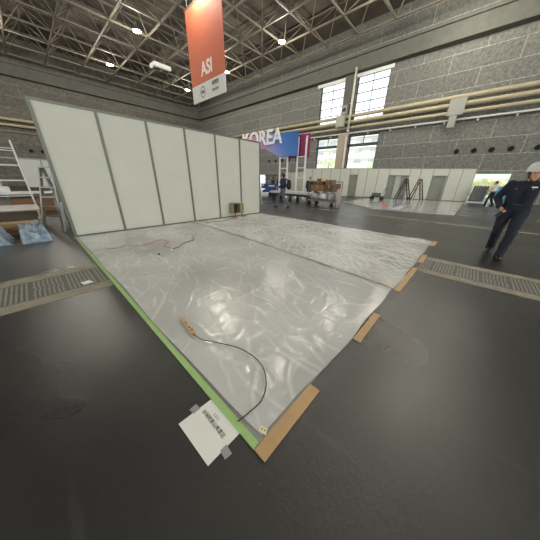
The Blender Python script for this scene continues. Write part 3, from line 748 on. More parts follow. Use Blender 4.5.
for s in (-1, 1):
    bm = NB(); p = G['chest']+F*.116+H['R']*.1*s+U*.01
    box(bm, (p.x-.008, p.y-.055, p.z-.05), (p.x+.008, p.y+.055, p.z+.05), bevel=.005); link_mesh('pocket', bm, M_cover, g)
    bm = NB(); ball(bm, p+F*.012+U*.035, (.006, .008, .008), 8, 6); link_mesh('button', bm, M_silver, g)
bm = NB()
pc = G['pelvis']+U*.09; n = 28
rr = [[bm.verts.new(pc+F*math.cos(2*math.pi*k/n)*r1*.125+H['R']*math.sin(2*math.pi*k/n)*r1*.195+U*z) for k in range(n)] for r1, z in ((1.0, -.02), (1.0, .02), (.93, .02), (.93, -.02))]
for a, b in zip(rr, rr[1:]+rr[:1]):
    for k in range(n): bm.faces.new([a[k], a[(k+1) % n], b[(k+1) % n], b[k]])
link_mesh('belt', bm, M_black, g, True)
# radio held in right hand
wr = G['wrR']; dr = (wr-G['elR']).normalized()
t = empty('handheld_radio', tuple(wr+dr*.09-U*.05), 'black handheld device held in the helmeted person\'s right hand', 'radio')
p = wr+dr*.095-H['R']*.02
bm = NB(); obox(bm, p-U*.10+H['R']*.06, p+U*.05-H['R']*.02, .05, .035, up=F); link_mesh('case', bm, M_black, t)
bm = NB(); cyl(bm, p+U*.05-H['R']*.02, p+U*.10-H['R']*.045, .007, .005, 8); link_mesh('antenna', bm, M_black, t)

# walker with backpack
M_jean = mat('grey_trousers', (88, 92, 102), .8, var=.1)
M_blue = mat('navy_jacket', (28, 36, 62), .8, var=.15)
wk, G, H = person((8.30, .72, 0), (-.42, .9, 0), 'person in navy jacket and grey trousers walking left with a black backpack', dict(
    knR=(.28, .09, .52), anR=(.36, .08, .09), knL=(-.06, -.09, .48), anL=(-.38, -.08, .14), toeL=.4, wrR=(.12, .24, .95), elR=(-.06, .25, 1.1), wrL=(.22, -.2, 1.02), elL=(.0, -.24, 1.12)),
    M_blue, M_jean, M_shoe, fine=False, S=.97)
t = empty('backpack', tuple(G['chest']-H['F']*.22-H['U']*.25), 'black backpack on the walking person in grey trousers', 'bag')
bm = NB(); c = G['chest']-H['F']*.30-H['U']*.08
capsule(bm, c-H['U']*.13, .12, c+H['U']*.12, .105); capsule(bm, c-H['R']*.06-H['U']*.1, .1, c+H['R']*.06-H['U']*.1, .1)
link_me('pack_body', fuse(bm, .02, 3), mat('bag_black', (24, 25, 32), .7), t, True)
for s in (-1, 1):
    bm = NB(); tube(bm, [c+H['R']*.12*s+H['U']*.15, G['sh'+('R' if s > 0 else 'L')]-H['R']*.05*s+H['U']*.07, G['chest']+H['F']*.14+H['R']*.12*s, c+H['R']*.14*s-H['U']*.12+H['F']*.1], .018, 6, 6)
    link_mesh('strap', bm, mat('bag_black', (24, 25, 32), .7), t)
person((13.2, 2.35, 0), (-.8, -.4, 0), 'person in black standing between sign pole and loaded cart', {}, mat('cloth_black', (30, 30, 34), .8), mat('cloth_black', (30, 30, 34), .8), M_shoe, fine=False, S=.93)
person((16.9, 9.3, 0), (-.9, .3, 0), 'person in dark clothes, left of two behind the blue scissor lift', {}, mat('cloth_black', (30, 30, 34), .8), M_navy, M_shoe, fine=False, S=.95)
person((16.6, 8.3, 0), (.3, -.9, 0), 'person in dark clothes, right of two behind the blue scissor lift', {}, mat('cloth_black', (30, 30, 34), .8), M_navy, M_shoe, fine=False, S=.9)
person((20.7, -7.4, 0), (-.3, .9, 0), 'person in white shirt and black trousers near the open doorway', dict(wrR=(.2, .2, 1.05), wrL=(.22, -.18, 1.05), knR=(.14, .09, .5), knL=(0, -.09, .48), anL=(-.2, -.09, .1), anR=(.16, .09, .09)), mat('shirt_white', (205, 198, 196), .8), mat('cloth_black', (30, 30, 34), .8), M_shoe, fine=False, S=.93)

# ------------------------------------------------------------------ scissor lift
M_liftb = mat('lift_blue', (38, 66, 130), .45, var=.08)
t = empty('scissor_lift', (15, 7.3, 0), 'low blue scissor lift with a black guard rail beyond the booth wall end', 'scissor lift')
bm = NB(); box(bm, (14.5, 6.25, .60), (15.4, 8.6, 1.02), bevel=.03); link_mesh('platform', bm, M_liftb, t)
bm = NB(); box(bm, (14.55, 6.4, .2), (15.35, 8.5, .45), bevel=.03); link_mesh('chassis', bm, M_liftb, t)
for x in (14.6, 15.3):
    bm = NB(); obox(bm, (x, 6.5, .46), (x, 8.4, .70), .04, .07); link_mesh('scissor_arm', bm, M_alud, t)
    bm = NB(); obox(bm, (x+.05, 8.4, .46), (x+.05, 6.5, .70), .04, .07); link_mesh('scissor_arm', bm, M_alud, t)
    for y in (6.7, 8.2):
        bm = NB(); cyl(bm, (x-.07, y, .2), (x+.07, y, .2), .2, n=18); link_mesh('wheel', bm, M_black, t)
bm = NB()
for x in (14.55, 15.35):
    for y in (6.3, 7.0, 7.8, 8.55): cyl(bm, (x, y, 1.0), (x, y, 1.7), .02, n=6)
    cyl(bm, (x, 6.3, 1.7), (x, 8.55, 1.7), .022, n=6); cyl(bm, (x, 6.3, 1.35), (x, 8.55, 1.35), .016, n=6)
for y in (6.3, 8.55): cyl(bm, (14.55, y, 1.7), (15.35, y, 1.7), .022, n=6)
link_mesh('guard_rail', bm, M_black, t)
bm = NB(); box(bm, (14.485, 6.9, .8), (14.499, 7.6, .9)); link_mesh('decal', bm, M_whitep, t)
bm = NB(); box(bm, (14.485, 8.2, .82), (14.499, 8.4, .92)); link_mesh('decal', bm, M_whitep, t)
bm = NB(); box(bm, (13.9, 7.4, 0.0), (14.3, 7.9, .3), bevel=.02); tag(link_mesh('white_crate', bm, M_whitep), 'white box on the floor at the foot of the scissor lift', 'crate')

# ------------------------------------------------------------------ flatbed trolley
t = empty('flatbed_trolley', (11.6, 2.4, 0), 'long low flatbed trolley with black edge behind the walking person', 'trolley')
bm = NB(); box(bm, (11.05, .75, .40), (12.2, 4.35, .52), bevel=.01); link_mesh('deck', bm, M_black, t)
for x in (11.2, 12.05):
    for y in (1.0, 2.5, 4.0):
        bm = NB(); cyl(bm, (x-.03, y, .12), (x+.03, y, .12), .12, n=14); box(bm, (x-.05, y-.05, .13), (x+.05, y+.05, .40)); link_mesh('caster', bm, M_black, t)
for k, (dy, l) in enumerate(((0, 'lowest'), (.04, 'middle'), (-.03, 'topmost'))):
    bm = NB(); box(bm, (11.08+.02*k, .8+dy, .521+k*.045), (12.15-.02*k, 4.25+dy, .561+k*.045))
    tag(link_mesh('white_board', bm, mat('board_white', (196, 196, 190), .6)), 'white board lying flat on the trolley, %s of three' % l, 'board', 'boards on the flatbed trolley')

# ------------------------------------------------------------------ loaded cart
t = empty('cargo_cart', (10.9, -.2, 0), 'wheeled cart stacked high with cardboard and wrapped goods', 'cart')
bm = NB(); box(bm, (10.4, -1.0, .28), (11.4, .6, .36)); link_mesh('deck', bm, M_alud, t)
for x in (10.5, 11.3):
    for y in (-.9, .5):
        bm = NB(); cyl(bm, (x-.03, y, .1), (x+.03, y, .1), .1, n=14); box(bm, (x-.03, y-.04, .12), (x+.03, y+.04, .28)); link_mesh('caster', bm, M_black, t)
for x, y in ((10.42, -.98), (10.42, .58), (11.38, -.98), (11.38, .58)):
    bm = NB(); cyl(bm, (x, y, .36), (x, y, 1.3), .02, n=8); link_mesh('post', bm, M_alud, t)
bm = NB()
for x in (10.42, 11.38): cyl(bm, (x, -.98, 1.3), (x, .58, 1.3), .02, n=8)
link_mesh('rail', bm, M_alud, t)
M_card = mat('cardboard', (136, 102, 72), .8, var=.12, vscale=4); M_card2 = mat('cardboard_dark', (104, 80, 60), .8, var=.15)
def carton(lo, hi, m, label, rz=0, tape=True):
    c = Vector(((lo[0]+hi[0])/2, (lo[1]+hi[1])/2, lo[2])); t_ = empty('cardboard_box', tuple(c), label, 'box', 'boxes on the loaded cart', rz)
    hx, hy, hz = (hi[0]-lo[0])/2, (hi[1]-lo[1])/2, hi[2]-lo[2]
    bm = NB(); box(bm, (-hx, -hy, 0), (hx, hy, hz), bevel=.008); link_mesh('carton', bm, m, t_, world=False)
    if tape:
        bm = NB(); box(bm, (-hx-.002, -.03, hz*.5), (-hx+.001, .03, hz)); box(bm, (-hx, -.03, hz-.001), (hx, .03, hz+.002)); link_mesh('tape', bm, mat('parcel_tape', (176, 150, 100), .4), t_, world=False)
carton((10.46, -.35, .80), (10.95, .5, 1.12), M_card, 'brown cardboard box high on the left side of the loaded cart')
carton((10.46, -.9, .80), (10.95, -.38, 1.15), M_card2, 'darker cardboard box high on the right side of the loaded cart')
carton((10.97, -.9, .80), (11.35, .5, 1.2), M_card2, 'long cardboard box at the back of the loaded cart')
carton((10.5, -.2, 1.125), (10.9, .4, 1.33), M_card2, 'flat cardboard box on top of the left brown box', R(4))
carton((10.5, -.8, 1.155), (10.9, -.42, 1.4), M_card, 'small box at the top right of the loaded cart', R(-6))
bm = NB(); box(bm, (10.55, -.36, 1.345), (10.8, -.1, 1.46), bevel=.02)
for v in bm.verts: v.co.x += noise.noise(v.co*9)*.02; v.co.z = max(1.335, v.co.z+noise.noise(v.co*7)*.01)
tag(link_mesh('yellow_pouch', bm, mat('yellow', (206, 186, 92), .6)), 'small yellow bundle on the very top of the loaded cart', 'bundle')
bm = NB(); box(bm, (10.55, .0, 1.335), (10.75, .2, 1.45), bevel=.02); tag(link_mesh('red_carton', bm, mat('redc', (150, 60, 50), .6)), 'small red carton on the very top of the loaded cart', 'carton')
def bundle(c, r, m, label, sx=1):
    bm = NB(); ball(bm, c, r, 24, 16)
    for v in bm.verts:
        v.co += noise.noise_vector(v.co*7)*.05
    zmin = c[2]-r[2]
    for v in bm.verts: v.co.z = max(v.co.z, zmin+.035)
    tag(link_mesh('wrapped_bundle', bm, m, None, False), label, 'bundle', 'wrapped bundles on the loaded cart')
M_wrap = mat('grey_wrap', (176, 170, 164), .35, var=.15, vscale=8)
bundle((10.75, .3, .55), (.3, .28, .22), M_wrap, 'grey plastic wrapped bundle low on the left of the loaded cart')
bundle((10.75, -.25, .55), (.3, .27, .22), mat('wrap_white', (214, 212, 208), .35), 'white plastic wrapped bundle low in the middle of the loaded cart')
bundle((10.75, -.76, .55), (.3, .22, .22), M_wrap, 'grey plastic wrapped bundle low on the right of the loaded cart')
bm = NB(); ball(bm, (10.6, -1.2, .49), (.22, .15, .5), 20, 16)
for v in bm.verts: v.co += noise.noise_vector(v.co*8)*.05; v.co.z = max(v.co.z, .002)
tag(link_mesh('tall_sack', bm, mat('sack_pink', (160, 146, 138), .7)), 'tall pinkish grey sack leaning at the right end of the loaded cart', 'sack')

# ------------------------------------------------------------------ booth wall
t = empty('booth_wall', (2.97, 0, 0), 'tall cream panel wall with grey aluminium posts at the back of the booth', 'wall')
WH = 2.63; P_ = .99
for i in range(6):
    bm = NB(); box(bm, (P_*i+.024, .010, .045), (P_*(i+1)-.024, .026, WH-.045)); link_mesh('panel', bm, M_white, t)
for i in range(7):
    bm = NB(); x = P_*i
    box(bm, (x-.022, -.004, .012), (x+.022, .042, WH-.002))
    box(bm, (x-.026, -.008, .012), (x-.016, .046, WH-.002)); box(bm, (x+.016, -.008, .012), (x+.026, .046, WH-.002))
    if i in (0,): box(bm, (x-.03, .005, .012), (x-.026, .035, WH-.002))
    link_mesh('post', bm, M_alud, t)
for i in range(6):
    for z0, z1, n_ in ((.012, .045, 'bottom_rail'), (WH-.045, WH, 'top_rail')):
        bm = NB(); box(bm, (P_*i+.027, .0, z0), (P_*(i+1)-.027, .036, z1)); link_mesh(n_, bm, M_alud, t)
# end brace plate behind the left end (a fin running back)
bm = NB(); box(bm, (-.005, .06, .0), (.03, .10, WH)); link_mesh('brace_post', bm, M_alud, t)

# ------------------------------------------------------------------ booth floor and film
def carpet():
    bm = NB(); box(bm, (.0095, -6.055, 0), (5.94, -.01, .008))
    return tag(link_mesh('carpet', bm, mat('grey_carpet', (150, 150, 144), .95, var=.05, vscale=60, bump=.3, bscale=300)), 'grey carpet square under the clear plastic film', 'carpet')
carpet()
def film_mat():
    m = bpy.data.materials.new('plastic_film'); m.use_nodes = True; nt = m.node_tree; P = nt.nodes['Principled BSDF']
    tc = nt.nodes.new('ShaderNodeTexCoord')
    P.inputs['Base Color'].default_value = srgb((210, 210, 204)); P.inputs['Roughness'].default_value = .22
    P.inputs['Specular IOR Level'].default_value = .55
    n = nt.nodes.new('ShaderNodeTexNoise'); n.inputs['Scale'].default_value = .8; n.inputs['Detail'].default_value = 5; nt.links.new(tc.outputs['Object'], n.inputs['Vector'])
    rp = nt.nodes.new('ShaderNodeMapRange'); rp.inputs[1].default_value = .3; rp.inputs[2].default_value = .7; rp.inputs[3].default_value = .42; rp.inputs[4].default_value = .66
    nt.links.new(n.outputs['Fac'], rp.inputs[0])
    at = nt.nodes.new('ShaderNodeAttribute'); at.attribute_name = 'crease'     # creased film is denser and milkier
    ad = nt.nodes.new('ShaderNodeMath'); ad.operation = 'MULTIPLY_ADD'; ad.use_clamp = True; ad.inputs[1].default_value = .38
    nt.links.new(at.outputs['Fac'], ad.inputs[0]); nt.links.new(rp.outputs[0], ad.inputs[2]); nt.links.new(ad.outputs[0], P.inputs['Alpha'])
    # fine creases
    mp = nt.nodes.new('ShaderNodeMapping'); mp.inputs['Scale'].default_value = (1, 2.2, 1); mp.inputs['Rotation'].default_value = (0, 0, .5); nt.links.new(tc.outputs['Object'], mp.inputs[0])
    v = nt.nodes.new('ShaderNodeTexNoise'); v.noise_type = 'RIDGED_MULTIFRACTAL'; v.inputs['Scale'].default_value = 5.5; v.inputs['Detail'].default_value = 4; v.inputs['Distortion'].default_value = .6
    nt.links.new(mp.outputs[0], v.inputs['Vector'])
    b = nt.nodes.new('ShaderNodeBump'); b.inputs['Strength'].default_value = .45; b.inputs['Distance'].default_value = .012
    nt.links.new(v.outputs['Fac'], b.inputs['Height']); nt.links.new(b.outputs[0], P.inputs['Normal'])
    return m
M_film = film_mat()
def film(x0, x1, y0, y1, step, seed, label, skew, dens, z0=.012, big=1.0):
    rs_ = np.random.RandomState(seed)
    nx = int((x1-x0)/step)+1; ny = int((y1-y0)/step)+1
    xs = np.linspace(x0, x1, nx); ysv = np.linspace(y0, y1, ny)
    gx, gy = np.meshgrid(xs, ysv, indexing='ij')
    z = np.zeros_like(gx)
    for k in range(dens):
        cx, cy = rs_.uniform(x0-.1, x1+.1), rs_.uniform(y0, y1)
        a = rs_.normal(1.25, .45) if rs_.rand() < .6 else rs_.uniform(0, math.pi)
        L = rs_.uniform(.06, .30)*(1 if rs_.rand() < .86 else 2.6); wd = rs_.uniform(.008, .020); h = rs_.uniform(.003, .012)*big
        i0, i1 = np.searchsorted(xs, (cx-L-.1, cx+L+.1)); j0, j1 = np.searchsorted(ysv, (cy-L-.1, cy+L+.1))
        X_ = gx[i0:i1, j0:j1]; Y_ = gy[i0:i1, j0:j1]
        u = (X_-cx)*math.cos(a)+(Y_-cy)*math.sin(a); v = -(X_-cx)*math.sin(a)+(Y_-cy)*math.cos(a)
        v = v-rs_.uniform(-.7, .7)*u*u+.012*np.sin(u*14+rs_.uniform(0, 6))
        z[i0:i1, j0:j1] += np.where(np.abs(u) < L, h*np.exp(-(v/wd)**2)*np.clip(1-(u/L)**2, 0, 1), 0)
    for k in range(10):
        fx, fy, ph = rs_.uniform(-6, 6), rs_.uniform(-6, 6), rs_.uniform(0, 6); z += .0007*(1+np.sin(gx*fx+gy*fy+ph))
    crease = np.clip(z/.012, 0, 1)
    z = .024*np.tanh(z/.024)*np.clip((gy-y0)/.14, 0, 1)+z0
    X = gx+skew(gx, gy)
    t_ = np.clip(1-(gy-y0)/.5, 0, 1)
    Y = gy-t_*np.clip((X-.35)/.35, 0, 1)*.04-t_*.008*np.sin(X*7)
    me = bpy.data.meshes.new('plastic_film'); co = np.stack([X, Y, z], -1).reshape(-1, 3)
    idx = np.arange(nx*ny).reshape(nx, ny)
    q = np.stack([idx[:-1, :-1], idx[1:, :-1], idx[1:, 1:], idx[:-1, 1:]], -1).reshape(-1, 4)
    me.from_pydata(co.tolist(), [], q.tolist()); me.update()
    at = me.attributes.new('crease', 'FLOAT', 'POINT'); at.data.foreach_set('value', crease.reshape(-1).astype(np.float32))
    o = link_me('plastic_film', me, M_film, None, True)
    return tag(o, label, 'plastic film', 'film sheets over the booth floor')
def skL(x, y):   # left sheet: right border drifts from 2.9 at the wall to 2.5 at the front; left border wavers
    t_ = np.clip(-y/6.05, 0, 1); u = (x-.03)/2.87
    return u*(-.42*t_**1.3)+(1-u)*(.008*np.sin(y*3.1)+.025*np.clip((t_-.93)/.07, 0, 1)**2)
film(.016, 2.9, -6.03, -.06, .015, 3, 'clear plastic film sheet over the left half of the booth floor', skL, 480, big=.62)
def skR(x, y):
    t_ = np.clip(-y/6.05, 0, 1); u = (x-2.90)/3.02
    return (1-u)*(-.42*t_**1.3)+u*(.02*np.sin(y*4))
film(2.905, 5.92, -6.05, -.06, .0135, 11, 'clear plastic film sheet over the right half of the booth floor, most wrinkled', skR, 1500, z0=.012, big=1.15)

# film seam tape
M_mask = mat('masking_tape', (194, 182, 148), .6, var=.1, vscale=6)
def ribbon(pts, wd, z, th=.003):
    bm = NB(); P = catmull(pts, 8); prev = None
    for i, p in enumerate(P):
        d = (P[min(i+1, len(P)-1)]-P[max(i-1, 0)]).normalized(); s = Vector((-d.y, d.x, 0))*wd/2
        zz = p.z+z
        r_ = [bm.verts.new((p.x+s.x, p.y+s.y, zz)), bm.verts.new((p.x-s.x, p.y-s.y, zz)), bm.verts.new((p.x-s.x, p.y-s.y, zz+th)), bm.verts.new((p.x+s.x, p.y+s.y, zz+th))]
        if prev:
            for k in range(4): bm.faces.new([prev[k], prev[(k+1) % 4], r_[(k+1) % 4], r_[k]])
        else: bm.faces.new(r_)
        prev = r_
    bm.faces.new(prev[::-1]); return bm
tag(link_mesh('seam_tape', ribbon([(2.88, -.1, 0), (2.83, -1.6, 0), (2.74, -3.0, 0), (2.63, -4.4, 0), (2.54, -5.4, 0), (2.48, -6.05, 0)], .024, .036), M_mask), 'long beige tape line joining the two film sheets', 'tape')
# green edge tape
M_green = mat('green_tape', (156, 188, 120), .45, var=.06, vscale=10)
bm = NB(); box(bm, (-.032, -6.05, .0), (.009, -.02, .0105)); tag(link_mesh('green_tape', bm, M_green), 'bright green tape along the left edge of the booth floor', 'tape')
# tan tape pieces on the right edge
M_tan = mat('tan_tape', (184, 150, 106), .5, var=.06, vscale=9)
for (a, b, y0, y1, l) in ((-.03, .50, -6.13, -6.055, 'long tan tape strip at the near corner of the booth floor'), (1.16, 1.71, -6.15, -6.085, 'tan tape strip on the front edge, second from the near corner'),
                      (2.45, 3.55, -6.17, -6.098, 'torn tan tape strip on the front edge where the film sheets meet'), (3.95, 4.5, -6.18, -6.105, 'tan tape strip on the front edge beside the cable trench'), (5.45, 5.96, -6.18, -6.105, 'tan tape piece at the far right corner of the booth floor')):
    bm = NB(); n = 14; top_ = []; bot = []
    for k in range(n+1):
        x = a+(b-a)*k/n; j = random.uniform(-.006, .006) if (b-a) > .6 else random.uniform(-.001, .001)
        top_.append((x, y1+j)); bot.append((x, y0+j))
    prism(bm, bot+top_[::-1], 'z', .0, .0125 if a < 1 else .017)
    tag(link_mesh('tan_tape', bm, M_tan), l, 'tape', 'tan tape pieces on the front edge')
bm = NB(); prism(bm, [(-.04, -1.78), (.05, -1.72), (.07, -1.76), (-.02, -1.82)], 'z', .0106, .014); tag(link_mesh('tan_tape', bm, M_mask), 'small tan tape scrap across the green tape', 'tape')
bm = NB(); prism(bm, [(-.09, -.10), (.0, -.07), (.0, -.12), (-.08, -.15)], 'z', .0106, .014); tag(link_mesh('tan_tape', bm, M_mask), 'small tan tape scrap at the foot of the booth wall end', 'tape')
bm = NB(); prism(bm, [(-.33, -3.0), (-.24, -2.98), (-.2, -3.08), (-.3, -3.1)], 'z', .0065, .009); tag(link_mesh('paper_scrap', bm, M_whitep), 'white paper scrap stuck on the left cable trench covers', 'paper')

# ------------------------------------------------------------------ paper sign
t = empty('paper_sign', (-.135, -5.79, 0), 'white paper sheet with Japanese writing taped to the dark floor', 'paper')
c_ = [Vector((-.243, -5.640, 0)), Vector((-.030, -5.648, 0)), Vector((-.024, -5.935, 0)), Vector((-.233, -5.935, 0))]
bm = NB(); prism(bm, [(p.x, p.y) for p in c_], 'z', .003, .0045); link_mesh('sheet', bm, mat('paper', (226, 226, 218), .8, var=.02), t)
for q in ([(-.155, -5.925), (-.115, -5.925), (-.12, -5.98), (-.16, -5.975)], [(-.155, -5.65), (-.11, -5.65), (-.115, -5.605), (-.16, -5.61)]):
    bm = NB(); prism(bm, q, 'z', .0005, .0055); link_mesh('grey_tape_tab', bm, mat('grey_tape', (150, 150, 150), .4), t)
M_ink = mat('ink', (40, 40, 42), .7)
# text runs down the sheet (away from the left edge): baseline direction -Y
text_mesh('printed_line', '\u53f0\u6e7e\u963f\u91cc\u5c71\u98a8\u666f\u533a', .027, M_ink, t, frame3((0, -1, 0), (1, 0, 0), (0, 0, 1), (-.105, -5.782, .0052)), extrude=.0002, offset=.0003)
text_mesh('printed_number', '5-012', .022, mat('ink_grey', (120, 120, 120), .7), t, frame3((0, -1, 0), (1, 0, 0), (0, 0, 1), (-.072, -5.765, .0052)), extrude=.0002)

# ------------------------------------------------------------------ booth details
bm = NB(); tube(bm, [(.18, -5.03, .045), (.2, -5.14, .035), (.27, -5.27, .034), (.36, -5.46, .034), (.375, -5.67, .034), (.30, -5.82, .034), (.18, -5.90, .034), (.07, -5.90, .03), (-.005, -5.885, .017)], .0038, 8, 10)
tag(link_mesh('cable', bm, M_black, None, True), 'thin black cable curving over the film to the green tape', 'cable')
t = empty('cardboard_tag', (.21, -4.9, .02), 'twisted tan cardboard tag with holes at the cable end', 'tag')
M_kraft = mat('kraft', (190, 156, 110), .7)
for pts in ([(.165, -5.045), (.195, -5.055), (.225, -4.95), (.20, -4.88), (.175, -4.93)], [(.185, -4.90), (.215, -4.87), (.235, -4.76), (.215, -4.70), (.195, -4.78)]):
    bm = NB(); prism(bm, pts, 'z', .035, .041); link_mesh('card', bm, M_kraft, t)
bm = NB()
for p in ((.2, -4.97), (.21, -4.84), (.2, -4.92)): cyl(bm, (p[0], p[1], .0412), (p[0], p[1], .043), .008, n=10)
link_mesh('eyelet', bm, M_black, t)
bm = NB(); prism(bm, [(.045, -6.01), (.075, -5.995), (.085, -6.04), (.055, -6.055)], 'z', .014, .019)
t = empty('socket_tag', (.065, -6.02, .01), 'small cream tag with two dots near the booth corner', 'tag'); link_mesh('plate', bm, mat('cream_tag', (222, 214, 176), .6), t)
bm = NB(); cyl(bm, (.062, -6.018, .019), (.062, -6.018, .0205), .004, n=8); cyl(bm, (.068, -6.034, .019), (.068, -6.034, .0205), .004, n=8); link_mesh('dot', bm, M_black, t)
# cables lying near the wall
def cable(pts, r, m, label): 
    bm = NB(); tube(bm, [(x, y, .045) for x, y in pts], r, 6, 8); tag(link_mesh('cable', bm, m, None, True), label, 'cable')
M_tanc = mat('tan_cord', (166, 120, 84), .6)
cable([(.21, -1.56), (.40, -1.72), (.54, -1.66), (.75, -1.85), (.96, -1.80), (1.2, -1.66), (1.30, -1.9), (1.1, -2.15), (1.13, -2.45)], .006, M_tanc, 'thin reddish cord wandering over the film near the wall')
cable([(1.13, -2.5), (1.3, -2.42), (1.45, -2.26), (1.75, -2.15), (1.85, -1.9)], .006, M_black, 'short dark cord on the film right of the reddish cord')
cable([(3.0, -.62), (3.3, -.55), (3.6, -.66), (3.95, -.5), (4.25, -.42), (4.45, -.34)], .007, M_black, 'dark cable lying along the wall foot towards the small power box')
cable([(.35, -1.98), (.55, -2.1), (.8, -2.02), (1.02, -1.98)], .004, M_mask, 'pale cord on the film beside the reddish cord')
cable([(5.1, -.9), (5.35, -1.05), (5.3, -1.3), (5.6, -1.35)], .004, M_tanc, 'thin loose cord on the film near the wall end')
for x, y, l in ((.22, -1.58, 'small tan cardboard bit at the left end of the reddish cord'), (1.98, -1.72, 'small tan cardboard bit near the middle of the film by the wall'), (2.83, -2.6, 'small tan bit stuck on the seam tape')):
    bm = NB(); prism(bm, [(x-.03, y-.05), (x+.02, y-.04), (x+.035, y+.05), (x-.015, y+.045)], 'z', .04, .046); tag(link_mesh('cardboard_scrap', bm, M_kraft), l, 'scrap')
for x, y, l in ((.82, -2.62, 'tiny black screw cap on the film below the reddish cord'), (1.08, -2.55, 'tiny white plug on the film by the dark cord')):
    bm = NB(); ball(bm, (x, y, .045), (.02, .03, .012), 10, 8); tag(link_mesh('small_plug', bm, M_black if 'black' in l else M_whitep), l, 'plug')

# power box
t = empty('power_box', (4.6, -.2, .03), 'small olive open power box on a red stand against the booth wall', 'power box')
M_ol = mat('olive_box', (132, 124, 86), .6, var=.08)
bm = NB(); X0, X1, Y0, Y1, Z0, Z1 = 4.34, 4.66, -.28, -.06, .17, .52
box(bm, (X0, Y1-.01, Z0), (X1, Y1, Z1)); box(bm, (X0, Y0, Z0), (X0+.015, Y1-.01, Z1)); box(bm, (X1-.015, Y0, Z0), (X1, Y1-.01, Z1)); box(bm, (X0+.015, Y0, Z1-.015), (X1-.015, Y1-.01, Z1)); box(bm, (X0+.015, Y0, Z0), (X1-.015, Y1-.01, Z0+.015))
link_mesh('cabinet', bm, M_ol, t)
bm = NB(); box(bm, (X1, Y0-.0, Z0), (X1+.16, Y0+.015, Z1)); link_mesh('door', bm, M_ol, t)
bm = NB(); box(bm, (X0+.03, Y1-.06, Z0+.03), (X1-.03, Y1-.012, Z1-.03)); link_mesh('breaker_board', bm, mat('breaker', (48, 40, 34), .6), t)
for k in range(3):
    bm = NB(); box(bm, (X0+.07+k*.07, Y1-.085, .3), (X0+.11+k*.07, Y1-.061, .4)); link_mesh('switch', bm, M_black, t)
bm = NB(); cyl(bm, (4.5, -.17, .055), (4.5, -.17, .169), .018, n=10); link_mesh('stand', bm, mat('stand_red', (140, 70, 54), .6), t)
bm = NB(); cyl(bm, (4.5, -.17, .04), (4.5, -.17, .055), .07, n=16); link_mesh('base', bm, mat('stand_red', (140, 70, 54), .6), t)
cable([(4.62, -.30), (4.75, -.38), (4.9, -.32), (4.8, -.22), (4.95, -.15)], .006, M_black, 'coiled dark cable at the foot of the power box')

# ------------------------------------------------------------------ left corner
stepladder((.06, 2.32, 0), 1.50, .7, R(-50), mat('ladder_dull', (142, 142, 132), .45, .4), 'silver aluminium step ladder behind the left end of the booth wall', wtop=.34, wbot=.58, nr=5)
# scaffold tower
t = empty('scaffold_tower', (-.85, 3.3, 0), 'white metal scaffold tower frame at the far left', 'scaffold')
for x in (-1.35, -.42):
    for y in (3.0, 3.9):
        bm = NB(); cyl(bm, (x, y, 0.02), (x, y, 2.15), .019, n=10); link_mesh('post', bm, M_whitep, t)
        bm = NB(); cyl(bm, (x, y, 0), (x, y, .02), .07, n=12); link_mesh('foot_plate', bm, M_silver, t)
for z in (.35, .75, 1.15, 1.55, 1.95):
    for y in (3.0, 3.9):
        bm = NB(); cyl(bm, (-1.35, y, z), (-.42, y, z), .012, n=8); link_mesh('rung', bm, M_whitep, t)
for x in (-1.35, -.42):
    bm = NB(); cyl(bm, (x, 3.0, .4), (x, 3.9, 1.9), .016, n=8); link_mesh('diagonal', bm, M_whitep, t)
# north partition
t = empty('partition_wall', (.2, 14, 0), 'white panel partition far behind the ladder at left', 'partition')
xs2 = [-3.3, -2.35, -1.4, -.42, .56, 1.54, 2.5]
for a, b in zip(xs2, xs2[1:]):
    if a == -1.4: continue
    bm = NB(); box(bm, (a+.03, 14, .6), (b-.03, 14.03, 2.15)); link_mesh('panel', bm, mat('panel_pale', (206, 207, 196), .6), t)
for a in xs2:
    bm = NB(); box(bm, (a-.03, 13.98, 0), (a+.03, 14.05, 2.2)); link_mesh('post', bm, M_alu, t)
bm = NB(); box(bm, (-3.3, 13.99, 2.15), (2.5, 14.04, 2.22)); link_mesh('top_rail', bm, M_alu, t)
# white worktable
t = empty('work_table', (-.6, 6.2, 0), 'white topped table behind the scaffold at far left', 'table')
bm = NB(); box(bm, (-1.9, 5.6, .66), (.3, 6.8, .70)); link_mesh('tabletop', bm, M_whitep, t)
for x in (-1.85, .25):
    for y in (5.65, 6.75):
        bm = NB(); box(bm, (x-.03, y-.03, 0), (x+.03, y+.03, .66)); link_mesh('leg', bm, M_alu, t)
bm = NB(); box(bm, (-1.0, 5.8, 0), (.1, 6.4, .5), bevel=.01); tag(link_mesh('cardboard_box', bm, M_card), 'brown cardboard box under the white topped table', 'box')
bm = NB(); box(bm, (-1.6, 5.9, .70), (-1.25, 6.3, 1.05), bevel=.02); tag(link_mesh('blue_crate', bm, mat('blue_pale', (120, 150, 190), .5)), 'pale blue crate on the white topped table', 'crate')
bm = NB(); box(bm, (-1.15, 5.9, .70), (-.9, 6.3, .9), bevel=.02); tag(link_mesh('white_crate', bm, M_whitep), 'low white box on the white topped table', 'crate')
